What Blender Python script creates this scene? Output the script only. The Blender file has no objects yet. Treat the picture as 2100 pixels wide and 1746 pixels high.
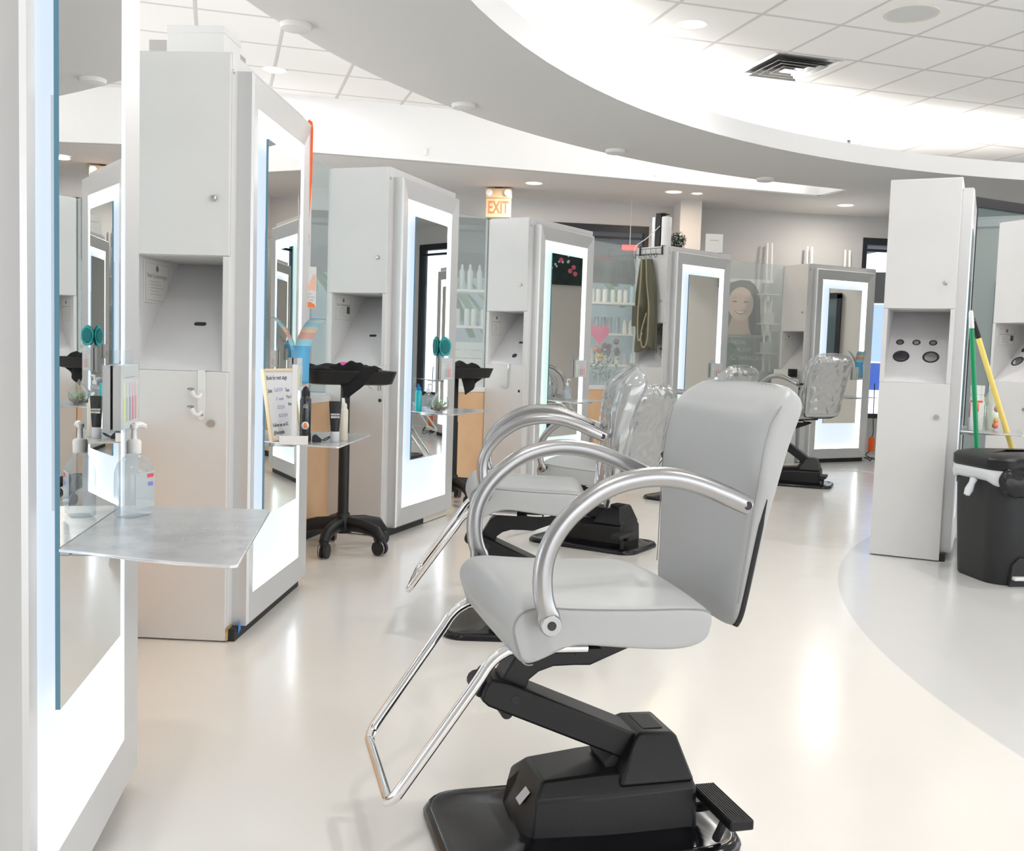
import bpy, bmesh, math, random
from math import sin, cos, pi, radians as R, sqrt
from mathutils import Vector as V, Matrix as M
from mathutils.geometry import tessellate_polygon

scn = bpy.context.scene
col = scn.collection
random.seed(4)

# ------------------------------------------------------------------ camera
FPX, PITCH, ROLL, CAMH = 2057.26, 0.0741757, 0.0312284, 1.1412
cam = bpy.data.cameras.new('camera')
cam.sensor_fit = 'HORIZONTAL'; cam.sensor_width = 36.0; cam.lens = 36.0 * FPX / 2100.0
cam.clip_start = 0.05; cam.clip_end = 200
co = bpy.data.objects.new('camera', cam); col.objects.link(co)
fw = V((0, cos(PITCH), -sin(PITCH))); u0 = V((0, sin(PITCH), cos(PITCH))); r0 = V((1, 0, 0))
rt = r0 * cos(ROLL) + u0 * sin(ROLL); up = -r0 * sin(ROLL) + u0 * cos(ROLL)
mw = M((rt, up, -fw)).transposed().to_4x4(); mw.translation = V((0, 0, CAMH))
co.matrix_world = mw
scn.camera = co

# ------------------------------------------------------------------ world, exposure
w = bpy.data.worlds.new('world'); scn.world = w; w.use_nodes = True
bg = w.node_tree.nodes['Background']
bg.inputs[0].default_value = (0.93, 0.96, 1.0, 1); bg.inputs[1].default_value = 1.55
scn.view_settings.view_transform = 'Standard'; scn.view_settings.look = 'None'
scn.view_settings.gamma = 1.0; scn.view_settings.use_curve_mapping = False
scn.view_settings.exposure = 1.02
scn.cycles.max_bounces = 10; scn.cycles.diffuse_bounces = 5; scn.cycles.glossy_bounces = 6
scn.cycles.transparent_max_bounces = 12; scn.cycles.caustics_reflective = False; scn.cycles.caustics_refractive = False
scn.cycles.sample_clamp_indirect = 6.0

# ------------------------------------------------------------------ materials
MT = {}
def mat(name, rgb=(.8, .8, .8), rough=.5, metal=0.0, spec=.5, emit=None, es=0, alpha=None, trans=0, ior=1.45, coat=0, bump=None, noise=None):
    if name in MT: return MT[name]
    m = bpy.data.materials.new(name); m.use_nodes = True; nt = m.node_tree; b = nt.nodes['Principled BSDF']
    b.inputs['Base Color'].default_value = (*rgb, 1); b.inputs['Roughness'].default_value = rough
    b.inputs['Metallic'].default_value = metal; b.inputs['Specular IOR Level'].default_value = spec
    b.inputs['IOR'].default_value = ior; b.inputs['Transmission Weight'].default_value = trans
    b.inputs['Coat Weight'].default_value = coat
    if emit: b.inputs['Emission Color'].default_value = (*emit, 1); b.inputs['Emission Strength'].default_value = es
    if alpha is not None: b.inputs['Alpha'].default_value = alpha
    if bump or noise:
        tc = nt.nodes.new('ShaderNodeTexCoord'); n = nt.nodes.new('ShaderNodeTexNoise')
        n.inputs['Scale'].default_value = (bump or noise)[0]; n.inputs['Detail'].default_value = 4
        nt.links.new(tc.outputs['Object'], n.inputs['Vector'])
    if bump:
        bp = nt.nodes.new('ShaderNodeBump'); bp.inputs['Strength'].default_value = bump[1]; bp.inputs['Distance'].default_value = bump[2]
        nt.links.new(n.outputs['Fac'], bp.inputs['Height']); nt.links.new(bp.outputs['Normal'], b.inputs['Normal'])
    if noise:
        mx = nt.nodes.new('ShaderNodeMix'); mx.data_type = 'RGBA'
        mx.inputs[6].default_value = (*rgb, 1); mx.inputs[7].default_value = (*noise[1], 1)
        rp = nt.nodes.new('ShaderNodeMapRange'); rp.inputs[1].default_value = .42; rp.inputs[2].default_value = .62
        nt.links.new(n.outputs['Fac'], rp.inputs[0]); nt.links.new(rp.outputs[0], mx.inputs[0]); nt.links.new(mx.outputs[2], b.inputs['Base Color'])
    MT[name] = m; return m

WHITE = mat('white_laminate', (.735, .73, .725), .42, noise=(3, (.72, .715, .71)))
NICHE = mat('niche_laminate', (.72, .71, .72), .45, noise=(8, (.705, .695, .705)))
SILVER = mat('satin_silver', (.68, .685, .69), .36, .5, bump=(220, .04, .001))
ALU = mat('brushed_aluminium', (.43, .43, .435), .27, 1.0, bump=(160, .05, .001))
SHELF = mat('scuffed_metal', (.74, .745, .75), .24, .6, noise=(9, (.62, .63, .645)), bump=(14, .06, .002))
CHROME = mat('chrome', (.86, .86, .87), .07, 1.0)
VINYL = mat('grey_vinyl', (.475, .487, .492), .40, bump=(420, .12, .001))
SEAM = mat('vinyl_seam', (.30, .30, .30), .6)
BLACK = mat('black_plastic', (.006, .006, .007), .42, bump=(500, .3, .0006))
GLOSSBLK = mat('gloss_black', (.006, .006, .008), .17, spec=.5)
RUBBER = mat('dark_rubber', (.025, .025, .027), .6)
STEEL = mat('steel', (.55, .54, .53), .3, 1.0)
MIRROR = mat('mirror_silver', (.90, .915, .905), .0, 1.0)
TEALEDGE = mat('glass_edge', (.0, .085, .13), .15)
LED = mat('led_diffuser', (.9, .9, .9), .4, emit=(.88, .94, 1.0), es=1.9)
LEDG = mat('led_diffuser_green', (.9, .9, .9), .4, emit=(.86, 1.0, .95), es=1.8)
PANEL = mat('acrylic_light_panel', (.26, .28, .30), .5, emit=(.78, .88, 1.0), es=.44)
PANELG = mat('acrylic_light_panel_green', (.26, .30, .28), .5, emit=(.78, .97, .91), es=.44)
WOOD = mat('birch_panel', (.78, .52, .31), .5, noise=(5, (.74, .48, .28)))
PALEWOOD = mat('pale_wood', (.80, .64, .42), .5)
PLW = mat('white_plastic', (.82, .82, .81), .35)
PAPER = mat('paper', (.74, .73, .70), .7)
INK = mat('ink', (.04, .04, .045), .6)
GREYINK = mat('grey_ink', (.30, .29, .28), .6)
PURPINK = mat('purple_ink', (.42, .36, .62), .6)
WALL = mat('wall_paint', (.52, .515, .51), .7)
WALLB = mat('beige_wall_paint', (.72, .69, .64), .7)
SOFFIT = mat('soffit_paint', (.66, .65, .635), .75)
FASCIA = mat('fascia_paint', (.82, .82, .82), .6)
DARKFR = mat('dark_window_frame', (.012, .014, .018), .4)
ORANGE = mat('orange_plastic', (.95, .13, .01), .35)
CREAM = mat('cream_sign', (.70, .50, .30), .5)
REDGLOW = mat('exit_red', (.9, .12, .06), .5, emit=(1, .12, .06), es=.5)
BLUETAPE = mat('blue_tape', (.05, .25, .70), .6)
CHIP = mat('chipped_board', (.62, .48, .24), .8, noise=(50, (.35, .24, .10)))
TOWEL = mat('black_towel', (.012, .012, .013), .95, bump=(500, .6, .003))
OLIVE = mat('olive_canvas', (.20, .195, .14), .9, bump=(500, .4, .001), noise=(9, (.12, .118, .085)))
STRAPM = mat('tan_strap', (.40, .34, .22), .8)
LAMP = mat('lamp_glass', (.9, .9, .9), .4, emit=(1, .96, .88), es=2.0)
LAMPW = mat('warm_lamp_glass', (.9, .8, .65), .4, emit=(1, .86, .70), es=.9)
SPOTL = mat('bright_lamp', (.9, .9, .9), .4, emit=(1, .97, .9), es=8.0)
COVE = mat('cove_led', (.9, .9, .9), .4, emit=(1.0, .98, .95), es=4.6)
COVE2 = mat('recess_led', (.9, .9, .9), .4, emit=(1.0, .98, .95), es=2.6)
GREEN = mat('green_handle', (.0, .30, .10), .35)
YELLOW = mat('yellow_handle', (.93, .70, .18), .4)
TEAL = mat('teal_plastic', (.0, .42, .42), .3)
FILMG = mat('leaf_green', (.05, .16, .06), .7)
DKLEAF = mat('dark_leaf', (.02, .05, .035), .7)

def glass(name, tint, haze, hazecol=(.8, .85, .85), rough=.02, refl=.12):
    if name in MT: return MT[name]
    m = bpy.data.materials.new(name); m.use_nodes = True; nt = m.node_tree; nt.nodes.clear()
    o = nt.nodes.new('ShaderNodeOutputMaterial'); t = nt.nodes.new('ShaderNodeBsdfTransparent'); t.inputs[0].default_value = (*tint, 1)
    d = nt.nodes.new('ShaderNodeBsdfDiffuse'); d.inputs[0].default_value = (*hazecol, 1)
    g = nt.nodes.new('ShaderNodeBsdfGlossy'); g.inputs['Roughness'].default_value = rough
    m1 = nt.nodes.new('ShaderNodeMixShader'); m1.inputs[0].default_value = haze
    m2 = nt.nodes.new('ShaderNodeMixShader')
    lw = nt.nodes.new('ShaderNodeLayerWeight'); lw.inputs[0].default_value = refl
    mr = nt.nodes.new('ShaderNodeMapRange'); mr.inputs[3].default_value = refl * .4; mr.inputs[4].default_value = min(.6, refl * 3 + .1)
    nt.links.new(lw.outputs['Facing'], mr.inputs[0]); nt.links.new(mr.outputs[0], m2.inputs[0])
    nt.links.new(t.outputs[0], m1.inputs[1]); nt.links.new(d.outputs[0], m1.inputs[2])
    nt.links.new(m1.outputs[0], m2.inputs[1]); nt.links.new(g.outputs[0], m2.inputs[2])
    nt.links.new(m2.outputs[0], o.inputs[0]); MT[name] = m; return m
PGLASS = glass('partition_glass', (.92, .96, .95), .22, (.76, .79, .79), .02, .08)
FROST = glass('frosted_edge_glass', (.9, .93, .93), .72, (.76, .79, .79))
WGLASS = glass('window_glass', (.82, .86, .9), .04, (.5, .55, .6))
TGLASS = glass('tinted_glass', (.60, .72, .74), .20, (.50, .60, .62), .02, .25)
CLEAR = glass('clear_acrylic', (.97, .985, .99), .05, (.88, .93, .95), .05, .06)
LIQ = glass('clear_liquid', (.92, .96, .98), .14, (.86, .92, .96), .05, .10)
FILM = glass('clear_plastic_film', (.94, .95, .95), .10, (.8, .82, .82), .10, .42)

def tile_mat():
    m = bpy.data.materials.new('ceiling_tile'); m.use_nodes = True; nt = m.node_tree; b = nt.nodes['Principled BSDF']
    b.inputs['Roughness'].default_value = .9
    g = nt.nodes.new('ShaderNodeNewGeometry'); mp = nt.nodes.new('ShaderNodeMapping'); mp.vector_type = 'TEXTURE'
    # tile grid aligned with the two measured grid directions
    mp.inputs['Location'].default_value = (TG[0], TG[1], 0); mp.inputs['Rotation'].default_value = (0, 0, R(90 - TG[2]))
    mp.inputs['Scale'].default_value = (TG[3], TG[4], 1)
    nt.links.new(g.outputs['Position'], mp.inputs['Vector'])
    sp = nt.nodes.new('ShaderNodeSeparateXYZ'); nt.links.new(mp.outputs[0], sp.inputs[0])
    ds = []
    for k in (0, 1):
        f = nt.nodes.new('ShaderNodeMath'); f.operation = 'FRACT'; nt.links.new(sp.outputs[k], f.inputs[0])
        s = nt.nodes.new('ShaderNodeMath'); s.operation = 'SUBTRACT'; s.inputs[1].default_value = .5; nt.links.new(f.outputs[0], s.inputs[0])
        a = nt.nodes.new('ShaderNodeMath'); a.operation = 'ABSOLUTE'; nt.links.new(s.outputs[0], a.inputs[0]); ds.append(a)
    mx = nt.nodes.new('ShaderNodeMath'); mx.operation = 'MAXIMUM'
    nt.links.new(ds[0].outputs[0], mx.inputs[0]); nt.links.new(ds[1].outputs[0], mx.inputs[1])
    mr = nt.nodes.new('ShaderNodeMapRange'); mr.inputs[1].default_value = .474; mr.inputs[2].default_value = .482
    nt.links.new(mx.outputs[0], mr.inputs[0])
    n = nt.nodes.new('ShaderNodeTexNoise'); n.inputs['Scale'].default_value = 60; nt.links.new(g.outputs['Position'], n.inputs['Vector'])
    m1 = nt.nodes.new('ShaderNodeMix'); m1.data_type = 'RGBA'; m1.inputs[6].default_value = (.88, .87, .855, 1); m1.inputs[7].default_value = (.86, .85, .83, 1)
    nt.links.new(n.outputs['Fac'], m1.inputs[0])
    m2 = nt.nodes.new('ShaderNodeMix'); m2.data_type = 'RGBA'; m2.inputs[7].default_value = (.62, .60, .58, 1)
    nt.links.new(mr.outputs[0], m2.inputs[0]); nt.links.new(m1.outputs[2], m2.inputs[6]); nt.links.new(m2.outputs[2], b.inputs['Base Color'])
    bp = nt.nodes.new('ShaderNodeBump'); bp.inputs['Strength'].default_value = .5; bp.inputs['Distance'].default_value = .01
    nt.links.new(mr.outputs[0], bp.inputs['Height']); nt.links.new(bp.outputs['Normal'], b.inputs['Normal'])
    return m

def floor_mat():
    m = bpy.data.materials.new('poured_floor'); m.use_nodes = True; nt = m.node_tree; b = nt.nodes['Principled BSDF']
    g = nt.nodes.new('ShaderNodeNewGeometry')
    ds = nt.nodes.new('ShaderNodeVectorMath'); ds.operation = 'DISTANCE'; ds.inputs[1].default_value = (6.86, 3.56, 0)
    nt.links.new(g.outputs['Position'], ds.inputs[0])
    mr = nt.nodes.new('ShaderNodeMapRange'); mr.inputs[1].default_value = 5.375; mr.inputs[2].default_value = 5.385
    nt.links.new(ds.outputs['Value'], mr.inputs[0])
    n = nt.nodes.new('ShaderNodeTexNoise'); n.inputs['Scale'].default_value = 1.3; n.inputs['Detail'].default_value = 5; nt.links.new(g.outputs['Position'], n.inputs['Vector'])
    n2 = nt.nodes.new('ShaderNodeTexNoise'); n2.inputs['Scale'].default_value = 7; n2.inputs['Detail'].default_value = 6; nt.links.new(g.outputs['Position'], n2.inputs['Vector'])
    a = nt.nodes.new('ShaderNodeMix'); a.data_type = 'RGBA'; a.inputs[6].default_value = (.87, .84, .79, 1); a.inputs[7].default_value = (.85, .815, .765, 1); nt.links.new(n.outputs['Fac'], a.inputs[0])
    c = nt.nodes.new('ShaderNodeMix'); c.data_type = 'RGBA'; c.inputs[6].default_value = (.69, .685, .675, 1); nt.links.new(mr.outputs[0], c.inputs[0]); nt.links.new(a.outputs[2], c.inputs[7])
    nt.links.new(c.outputs[2], b.inputs['Base Color'])
    r = nt.nodes.new('ShaderNodeMapRange'); r.inputs[3].default_value = .13; r.inputs[4].default_value = .24; nt.links.new(n2.outputs['Fac'], r.inputs[0]); nt.links.new(r.outputs[0], b.inputs['Roughness'])
    bp = nt.nodes.new('ShaderNodeBump'); bp.inputs['Strength'].default_value = .05; bp.inputs['Distance'].default_value = .01; nt.links.new(n2.outputs['Fac'], bp.inputs['Height']); nt.links.new(bp.outputs['Normal'], b.inputs['Normal'])
    return m

# ------------------------------------------------------------------ mesh helpers
def fin(name, bm, m, parent=None, bevel=0, sub=0, loc=None, rz=None, smooth=True, ang=38, mtx=None):
    bmesh.ops.recalc_face_normals(bm, faces=bm.faces[:])
    me = bpy.data.meshes.new(name); bm.to_mesh(me); bm.free()
    for x in (m if isinstance(m, (list, tuple)) else [m]): me.materials.append(x)
    if smooth:
        me.polygons.foreach_set('use_smooth', [True] * len(me.polygons)); me.set_sharp_from_angle(angle=R(ang))
    o = bpy.data.objects.new(name, me); col.objects.link(o)
    if parent is not None: o.parent = parent
    if loc is not None: o.location = loc
    if rz is not None: o.rotation_euler = (0, 0, rz)
    if mtx is not None: o.matrix_local = mtx
    if bevel:
        b = o.modifiers.new('bevel', 'BEVEL'); b.width = bevel; b.segments = 2; b.limit_method = 'ANGLE'; b.angle_limit = R(40)
    if sub:
        s = o.modifiers.new('sub', 'SUBSURF'); s.levels = sub; s.render_levels = sub
    return o
def thing(name, label, cat, loc=(0, 0, 0), rz=0, group=None):
    o = bpy.data.objects.new(name, None); col.objects.link(o); o.location = loc; o.rotation_euler = (0, 0, rz)
    return tag(o, label, cat, group)
def tag(o, label, cat, group=None):
    o['label'] = label; o['category'] = cat
    if group: o['group'] = group
    return o
def struct(o): o['kind'] = 'structure'; return o
def box(bm, x0, x1, y0, y1, z0, z1, mi=0, mx=None):
    vs = [bm.verts.new((x, y, z)) for z in (z0, z1) for x, y in ((x0, y0), (x1, y0), (x1, y1), (x0, y1))]
    if mx is not None:
        for v in vs: v.co = mx @ v.co
    for f in ((3, 2, 1, 0), (4, 5, 6, 7), (0, 1, 5, 4), (1, 2, 6, 5), (2, 3, 7, 6), (3, 0, 4, 7)):
        fc = bm.faces.new([vs[i] for i in f]); fc.material_index = mi
    return vs
def prism(bm, poly, lo, hi, ax='y', mi=0):
    """poly in the two other axes; ax = extrusion axis"""
    def P(a, b, t): return {'y': (a, t, b), 'x': (t, a, b), 'z': (a, b, t)}[ax]
    A = [bm.verts.new(P(a, b, lo)) for a, b in poly]; B = [bm.verts.new(P(a, b, hi)) for a, b in poly]
    n = len(poly)
    for i in range(n):
        f = bm.faces.new((A[i], A[(i + 1) % n], B[(i + 1) % n], B[i])); f.material_index = mi
    f = bm.faces.new(A[::-1]); f.material_index = mi
    f = bm.faces.new(B); f.material_index = mi
def smoothpath(pts, n=6):
    P = [V(p) for p in pts]; out = []
    for i in range(len(P) - 1):
        a = P[max(i - 1, 0)]; b = P[i]; c = P[i + 1]; d = P[min(i + 2, len(P) - 1)]
        for k in range(n):
            t = k / n
            out.append(.5 * ((2 * b) + (c - a) * t + (2 * a - 5 * b + 4 * c - d) * t * t + (3 * b - a - 3 * c + d) * t ** 3))
    out.append(P[-1]); return out
def tube(bm, pts, r, seg=10, closed=False, ry=None, upv=None, mi=0, cap=True):
    P = [V(p) for p in pts]; n = len(P); rings = []
    ref = V(upv) if upv else None
    prev = None
    for i in range(n):
        if closed: t = P[(i + 1) % n] - P[i - 1]
        else: t = P[min(i + 1, n - 1)] - P[max(i - 1, 0)]
        t.normalize()
        if ref is not None: a = ref - t * ref.dot(t)
        elif prev is None:
            h = V((0, 0, 1)) if abs(t.z) < .9 else V((1, 0, 0)); a = h - t * h.dot(t)
        else: a = prev - t * prev.dot(t)
        a.normalize(); prev = a; b = t.cross(a)
        rr = r[i] if isinstance(r, (list, tuple)) else r
        r2 = rr if ry is None else (ry[i] if isinstance(ry, (list, tuple)) else ry)
        rings.append([bm.verts.new(P[i] + a * cos(2 * pi * k / seg) * rr + b * sin(2 * pi * k / seg) * r2) for k in range(seg)])
    m = n if closed else n - 1
    for i in range(m):
        A, B = rings[i], rings[(i + 1) % n]
        for k in range(seg):
            f = bm.faces.new((A[k], A[(k + 1) % seg], B[(k + 1) % seg], B[k])); f.material_index = mi
    if not closed and cap:
        f = bm.faces.new(rings[0][::-1]); f.material_index = mi
        f = bm.faces.new(rings[-1]); f.material_index = mi
def lathe(bm, prof, seg=24, c=(0, 0, 0), mi=0, mx=None, sx=1, sy=1):
    rings = []
    for r, z in prof:
        if r < 1e-5: rings.append([bm.verts.new((c[0], c[1], c[2] + z))])
        else: rings.append([bm.verts.new((c[0] + r * sx * cos(2 * pi * k / seg), c[1] + r * sy * sin(2 * pi * k / seg), c[2] + z)) for k in range(seg)])
    if mx is not None:
        for q in rings:
            for v in q: v.co = mx @ v.co
    for A, B in zip(rings, rings[1:]):
        for k in range(seg):
            a, b = A[k % len(A)], A[(k + 1) % len(A)]; c2, d = B[(k + 1) % len(B)], B[k % len(B)]
            vs = []
            for q in (a, b, c2, d):
                if q not in vs: vs.append(q)
            if len(vs) > 2: f = bm.faces.new(vs); f.material_index = mi
    for q in (rings[0], rings[-1]):
        if len(q) > 2:
            f = bm.faces.new(q); f.material_index = mi
def cyl(bm, c, d, r, h, seg=16, mi=0):
    """cylinder from c along unit d"""
    c = V(c); d = V(d).normalized(); tube(bm, [c, c + d * h], r, seg, mi=mi)
def rrect(x0, x1, y0, y1, r, n=4):
    out = []
    for cx, cy, a in ((x1 - r, y1 - r, 0), (x0 + r, y1 - r, 90), (x0 + r, y0 + r, 180), (x1 - r, y0 + r, 270)):
        for k in range(n + 1): t = R(a + 90 * k / n); out.append((cx + r * cos(t), cy + r * sin(t)))
    return out
def loft(bm, rings, cap=True, mi=0):
    Q = [[bm.verts.new(p) for p in r] for r in rings]; n = len(Q[0])
    for A, B in zip(Q, Q[1:]):
        for k in range(n): f = bm.faces.new((A[k], A[(k + 1) % n], B[(k + 1) % n], B[k])); f.material_index = mi
    if cap:
        bm.faces.new(Q[0][::-1]).material_index = mi; bm.faces.new(Q[-1]).material_index = mi
def frameM(o, right, upd):
    r = V(right).normalized(); u = V(upd).normalized(); n = r.cross(u)
    m = M((r, u, n)).transposed().to_4x4(); m.translation = V(o); return m
def text(s, size, m, parent, mx, name='lettering', align='CENTER', ext=.0004, shear=0, sx=1, bold=0, space=1):
    cu = bpy.data.curves.new('t', 'FONT'); cu.body = s; cu.size = size; cu.align_x = align; cu.align_y = 'CENTER'; cu.extrude = ext; cu.shear = shear
    cu.offset = bold; cu.space_character = space; cu.resolution_u = 3
    t = bpy.data.objects.new('t', cu); col.objects.link(t)
    dg = bpy.context.evaluated_depsgraph_get(); me = bpy.data.meshes.new_from_object(t.evaluated_get(dg))
    bpy.data.objects.remove(t); me.name = name; me.materials.clear(); me.materials.append(m)
    o = bpy.data.objects.new(name, me); col.objects.link(o); o.parent = parent
    o.matrix_local = mx @ M.Diagonal((sx, 1, 1, 1)); return o
def quad(name, m, parent, mx, x0, x1, y0, y1, t=.001):
    bm = bmesh.new(); box(bm, x0, x1, y0, y1, 0, t); return fin(name, bm, m, parent, mtx=mx, smooth=False)
def polyflat(name, m, parent, mx, pts, t=.001):
    bm = bmesh.new(); prism(bm, pts, 0, t, 'z'); return fin(name, bm, m, parent, mtx=mx, smooth=False)

# ------------------------------------------------------------------ setting
ZS, ZT, SOFT = 2.90, 3.40, .06
TG = (1.56, 6.78, 73.5, .597, .655)
bm = bmesh.new(); box(bm, -6, 14, -6, 13.6, -.1, 0); struct(fin('floor', bm, floor_mat(), smooth=False))
bm = bmesh.new(); box(bm, -6, 14, -6, 13.6, ZT, ZT + .1); struct(fin('ceiling', bm, tile_mat(), smooth=False))

IC, IR_ = (5.80, 3.37), 6.35
OC, OR_ = (5.53, 3.62), 7.17
def arc(c, r, a0, a1, n): return [(c[0] + r * cos(R(a0 + (a1 - a0) * k / n)), c[1] + r * sin(R(a0 + (a1 - a0) * k / n))) for k in range(n + 1)]
TIP = (3.38, 10.48)
a_tip = math.degrees(math.atan2(TIP[1] - OC[1], TIP[0] - OC[0]))
oarc = arc(OC, OR_, a_tip, 212, 60)
SL = [(3.22, 10.93), (1.36, 10.37), (.16, 9.98), (-.9, 9.66), (-1.9, 9.40), (-4.5, 8.7)]
recess = [TIP] + oarc[1:] + [(-4.5, -.5)] + SL[::-1]
iarc = arc(IC, IR_, 0, 360, 120)[:-1]
outer = [(-6, -6), (14, -6), (14, 13.6), (-6, 13.6)]
def area(p): return sum(p[i][0] * p[(i + 1) % len(p)][1] - p[(i + 1) % len(p)][0] * p[i][1] for i in range(len(p)))
loops = []
for q, s in ((outer, 1), (recess, -1), (iarc, -1)):
    loops.append(q if area(q) * s > 0 else q[::-1])
flat = [p for q in loops for p in q]
tri = tessellate_polygon([[V((x, y, 0)) for x, y in q] for q in loops])
bm = bmesh.new(); B_ = [bm.verts.new((x, y, ZS)) for x, y in flat]
for t in tri:
    try: bm.faces.new([B_[i] for i in t])
    except ValueError: pass
so = struct(fin('ceiling_soffit', bm, SOFFIT, smooth=False)); so.name = 'ceiling'
# inner cove fascia and its upstand
def wallstrip(name, pts, z0, z1, th, m, closed=False, side=1):
    bm = bmesh.new(); n = len(pts); ring = []
    for i, (x, y) in enumerate(pts):
        a = V(pts[i - 1] if (i or closed) else pts[0]); b = V(pts[(i + 1) % n] if (i < n - 1 or closed) else pts[-1])
        t = (b - a).normalized(); nn = V((-t.y, t.x)) * th * side
        ring.append([bm.verts.new(q) for q in ((x, y, z0), (x, y, z1), (x + nn.x, y + nn.y, z1), (x + nn.x, y + nn.y, z0))])
    for i in range(n if closed else n - 1):
        A, B = ring[i], ring[(i + 1) % n]
        for k in range(4): bm.faces.new((A[k], A[(k + 1) % 4], B[(k + 1) % 4], B[k]))
    return fin(name, bm, m)
struct(wallstrip('trim_1', arc(IC, IR_, 0, 360, 120)[:-1], ZS + .002, 3.06, .04, FASCIA, True, -1))
struct(wallstrip('trim_2', SL, ZS + .002, ZT, .05, FASCIA, False, 1 if True else -1))
struct(wallstrip('trim_3', [SL[0], TIP], ZS + .002, ZT, .04, FASCIA, False, -1))
struct(wallstrip('trim_4', oarc, ZS + .002, ZS + .07, .02, FASCIA, False, 1))
o = wallstrip('cove_light_strip', arc(IC, IR_ + .12, 60, 230, 90), 2.96, 3.0, .05, COVE, False, -1)
tag(o, 'hidden white light strip glowing above the inner curved edge of the ceiling ring', 'light strip')
o = wallstrip('cove_light_strip', arc(OC, OR_ - .1, a_tip + 3, 212, 60), 2.96, 2.99, .04, COVE2, False, -1)
tag(o, 'hidden white light strip above the outer curved edge of the ceiling ring', 'light strip')

# back wall
def WY(x): return 11.74 + .145 * x
wr = math.atan(.145); WM = M.Translation((0, 11.74, 0)) @ M.Rotation(wr, 4, 'Z')   # local x runs along the wall
def wx(x): return x / cos(wr)
bm = bmesh.new()
box(bm, wx(-6), wx(7.3), 0, .15, 2.65, ZS, mx=WM)
box(bm, wx(-6), wx(1.54), 0, .15, 0, .35, mx=WM)
box(bm, wx(1.54), wx(4.2), 0, .15, 0, 2.65, mx=WM)
box(bm, wx(4.2), wx(5.4), 0, .15, 0, .45, mx=WM)
box(bm, wx(5.4), wx(7.3), 0, .15, 0, 2.65, mx=WM)
struct(fin('wall_back', bm, WALL, smooth=False))
def window(n, x0, x1, z0, z1, mull):
    r = bpy.data.objects.new('window_%d' % n, None); col.objects.link(r); struct(r)
    bm = bmesh.new(); f = .055
    box(bm, x0, x1, -.01, .08, z1 - .085, z1, mx=WM); box(bm, x0, x1, -.01, .08, z0, z0 + f, mx=WM)
    for x in [x0, x1 - f] + mull: box(bm, x, x + f, -.008, .078, z0, z1, mx=WM)
    box(bm, x0, x1, .02, .07, z1 - .16, z1 - .13, mx=WM)
    fin('window_frame', bm, DARKFR, r, smooth=False)
    bm = bmesh.new(); box(bm, x0 + .02, x1 - .02, .03, .04, z0 + .02, z1 - .02, mx=WM); fin('window_pane', bm, WGLASS, r, smooth=False)
window(1, wx(-5.6), wx(1.54), .35, 2.65, [wx(-4.2), wx(-2.6), wx(-.98), wx(.48)])
window(2, wx(4.2), wx(5.4), .45, 2.65, [])
bm = bmesh.new(); box(bm, 1.83, 2.07, 11.5, 12.03, 0, ZS); struct(fin('wall_column', bm, mat('column_paint', (.56, .54, .53), .7), smooth=False))
bm = bmesh.new(); box(bm, -6, 1.5, -3.65, -3.5, 0, ZT); struct(fin('wall_light_block', bm, WALL, smooth=False))  # unseen partial wall, added to block world light from behind the camera
# outside the shop front
bm = bmesh.new(); box(bm, wx(-12), wx(9), .3, 14, -.12, -.02, mx=WM); struct(fin('floor_pavement', bm, mat('pavement', (.42, .41, .40), .9), smooth=False))
bm = bmesh.new(); box(bm, wx(-12), wx(5.6), .2, 5.2, 2.75, 2.95, mx=WM); box(bm, wx(-12), wx(5.6), 5.2, 5.4, 2.35, 3.2, mx=WM)
tag(fin('canopy', bm, mat('canopy_paint', (.16, .165, .17), .8, noise=(4, (.12, .125, .13))), smooth=False), 'dark grey walkway canopy outside the shop window', 'canopy')

# right-hand glass screen and end wall
sl = math.atan(.54); RM = M.Translation((4.10, 9.21, 0)) @ M.Rotation(sl, 4, 'Z')
L_ = 1.5
r = bpy.data.objects.new('window_3', None); col.objects.link(r); struct(r)
bm = bmesh.new(); box(bm, 0, L_, -.03, .03, 2.575, 2.66, mx=RM); box(bm, 0, L_, -.03, .03, 0, .08, mx=RM)
for x in (0, L_ - .05): box(bm, x, x + .05, -.028, .028, 0, 2.65, mx=RM)
fin('window_frame', bm, DARKFR, r, smooth=False)
bm = bmesh.new(); box(bm, .02, L_ - .02, -.005, .005, .05, 2.61, mx=RM); fin('window_pane', bm, TGLASS, r, smooth=False)
bm = bmesh.new(); box(bm, 7.25, 7.4, 7.5, 12.95, 0, ZS); struct(fin('wall_right', bm, WALLB, smooth=False))
bm = bmesh.new(); box(bm, 7.21, 7.25, 7.5, 12.8, 2.78, 2.86); box(bm, 7.22, 7.25, 7.5, 12.8, 0, .12); struct(fin('trim_5', bm, FASCIA, smooth=False))
r = bpy.data.objects.new('window_4', None); col.objects.link(r); struct(r)  # made-up dark window standing in for a station reflected in the far mirror
bm = bmesh.new()
for q in ((9.0, 9.06, .5, 2.12), (10.1, 10.16, .5, 2.12), (9.0, 10.16, 2.06, 2.14), (9.0, 10.16, .5, .56)): box(bm, 7.19, 7.245, *q)
fin('window_frame', bm, DARKFR, r, smooth=False)
bm = bmesh.new(); box(bm, 7.225, 7.235, 9.03, 10.13, .53, 2.1); fin('window_pane', bm, mat('dark_pane', (.05, .08, .085), .08), r, smooth=False)
r = thing('framed_picture', 'dark framed flower picture seen only in the green-lit mirror', 'picture', (7.21, 11.3, 0), 0)
bm = bmesh.new(); box(bm, -.04, -.002, -.50, .6, 2.2, 2.72); fin('picture_board', bm, mat('picture_dark', (.02, .035, .033), .5, noise=(6, (.035, .06, .055))), r, smooth=False)
rr_ = random.Random(8)
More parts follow.
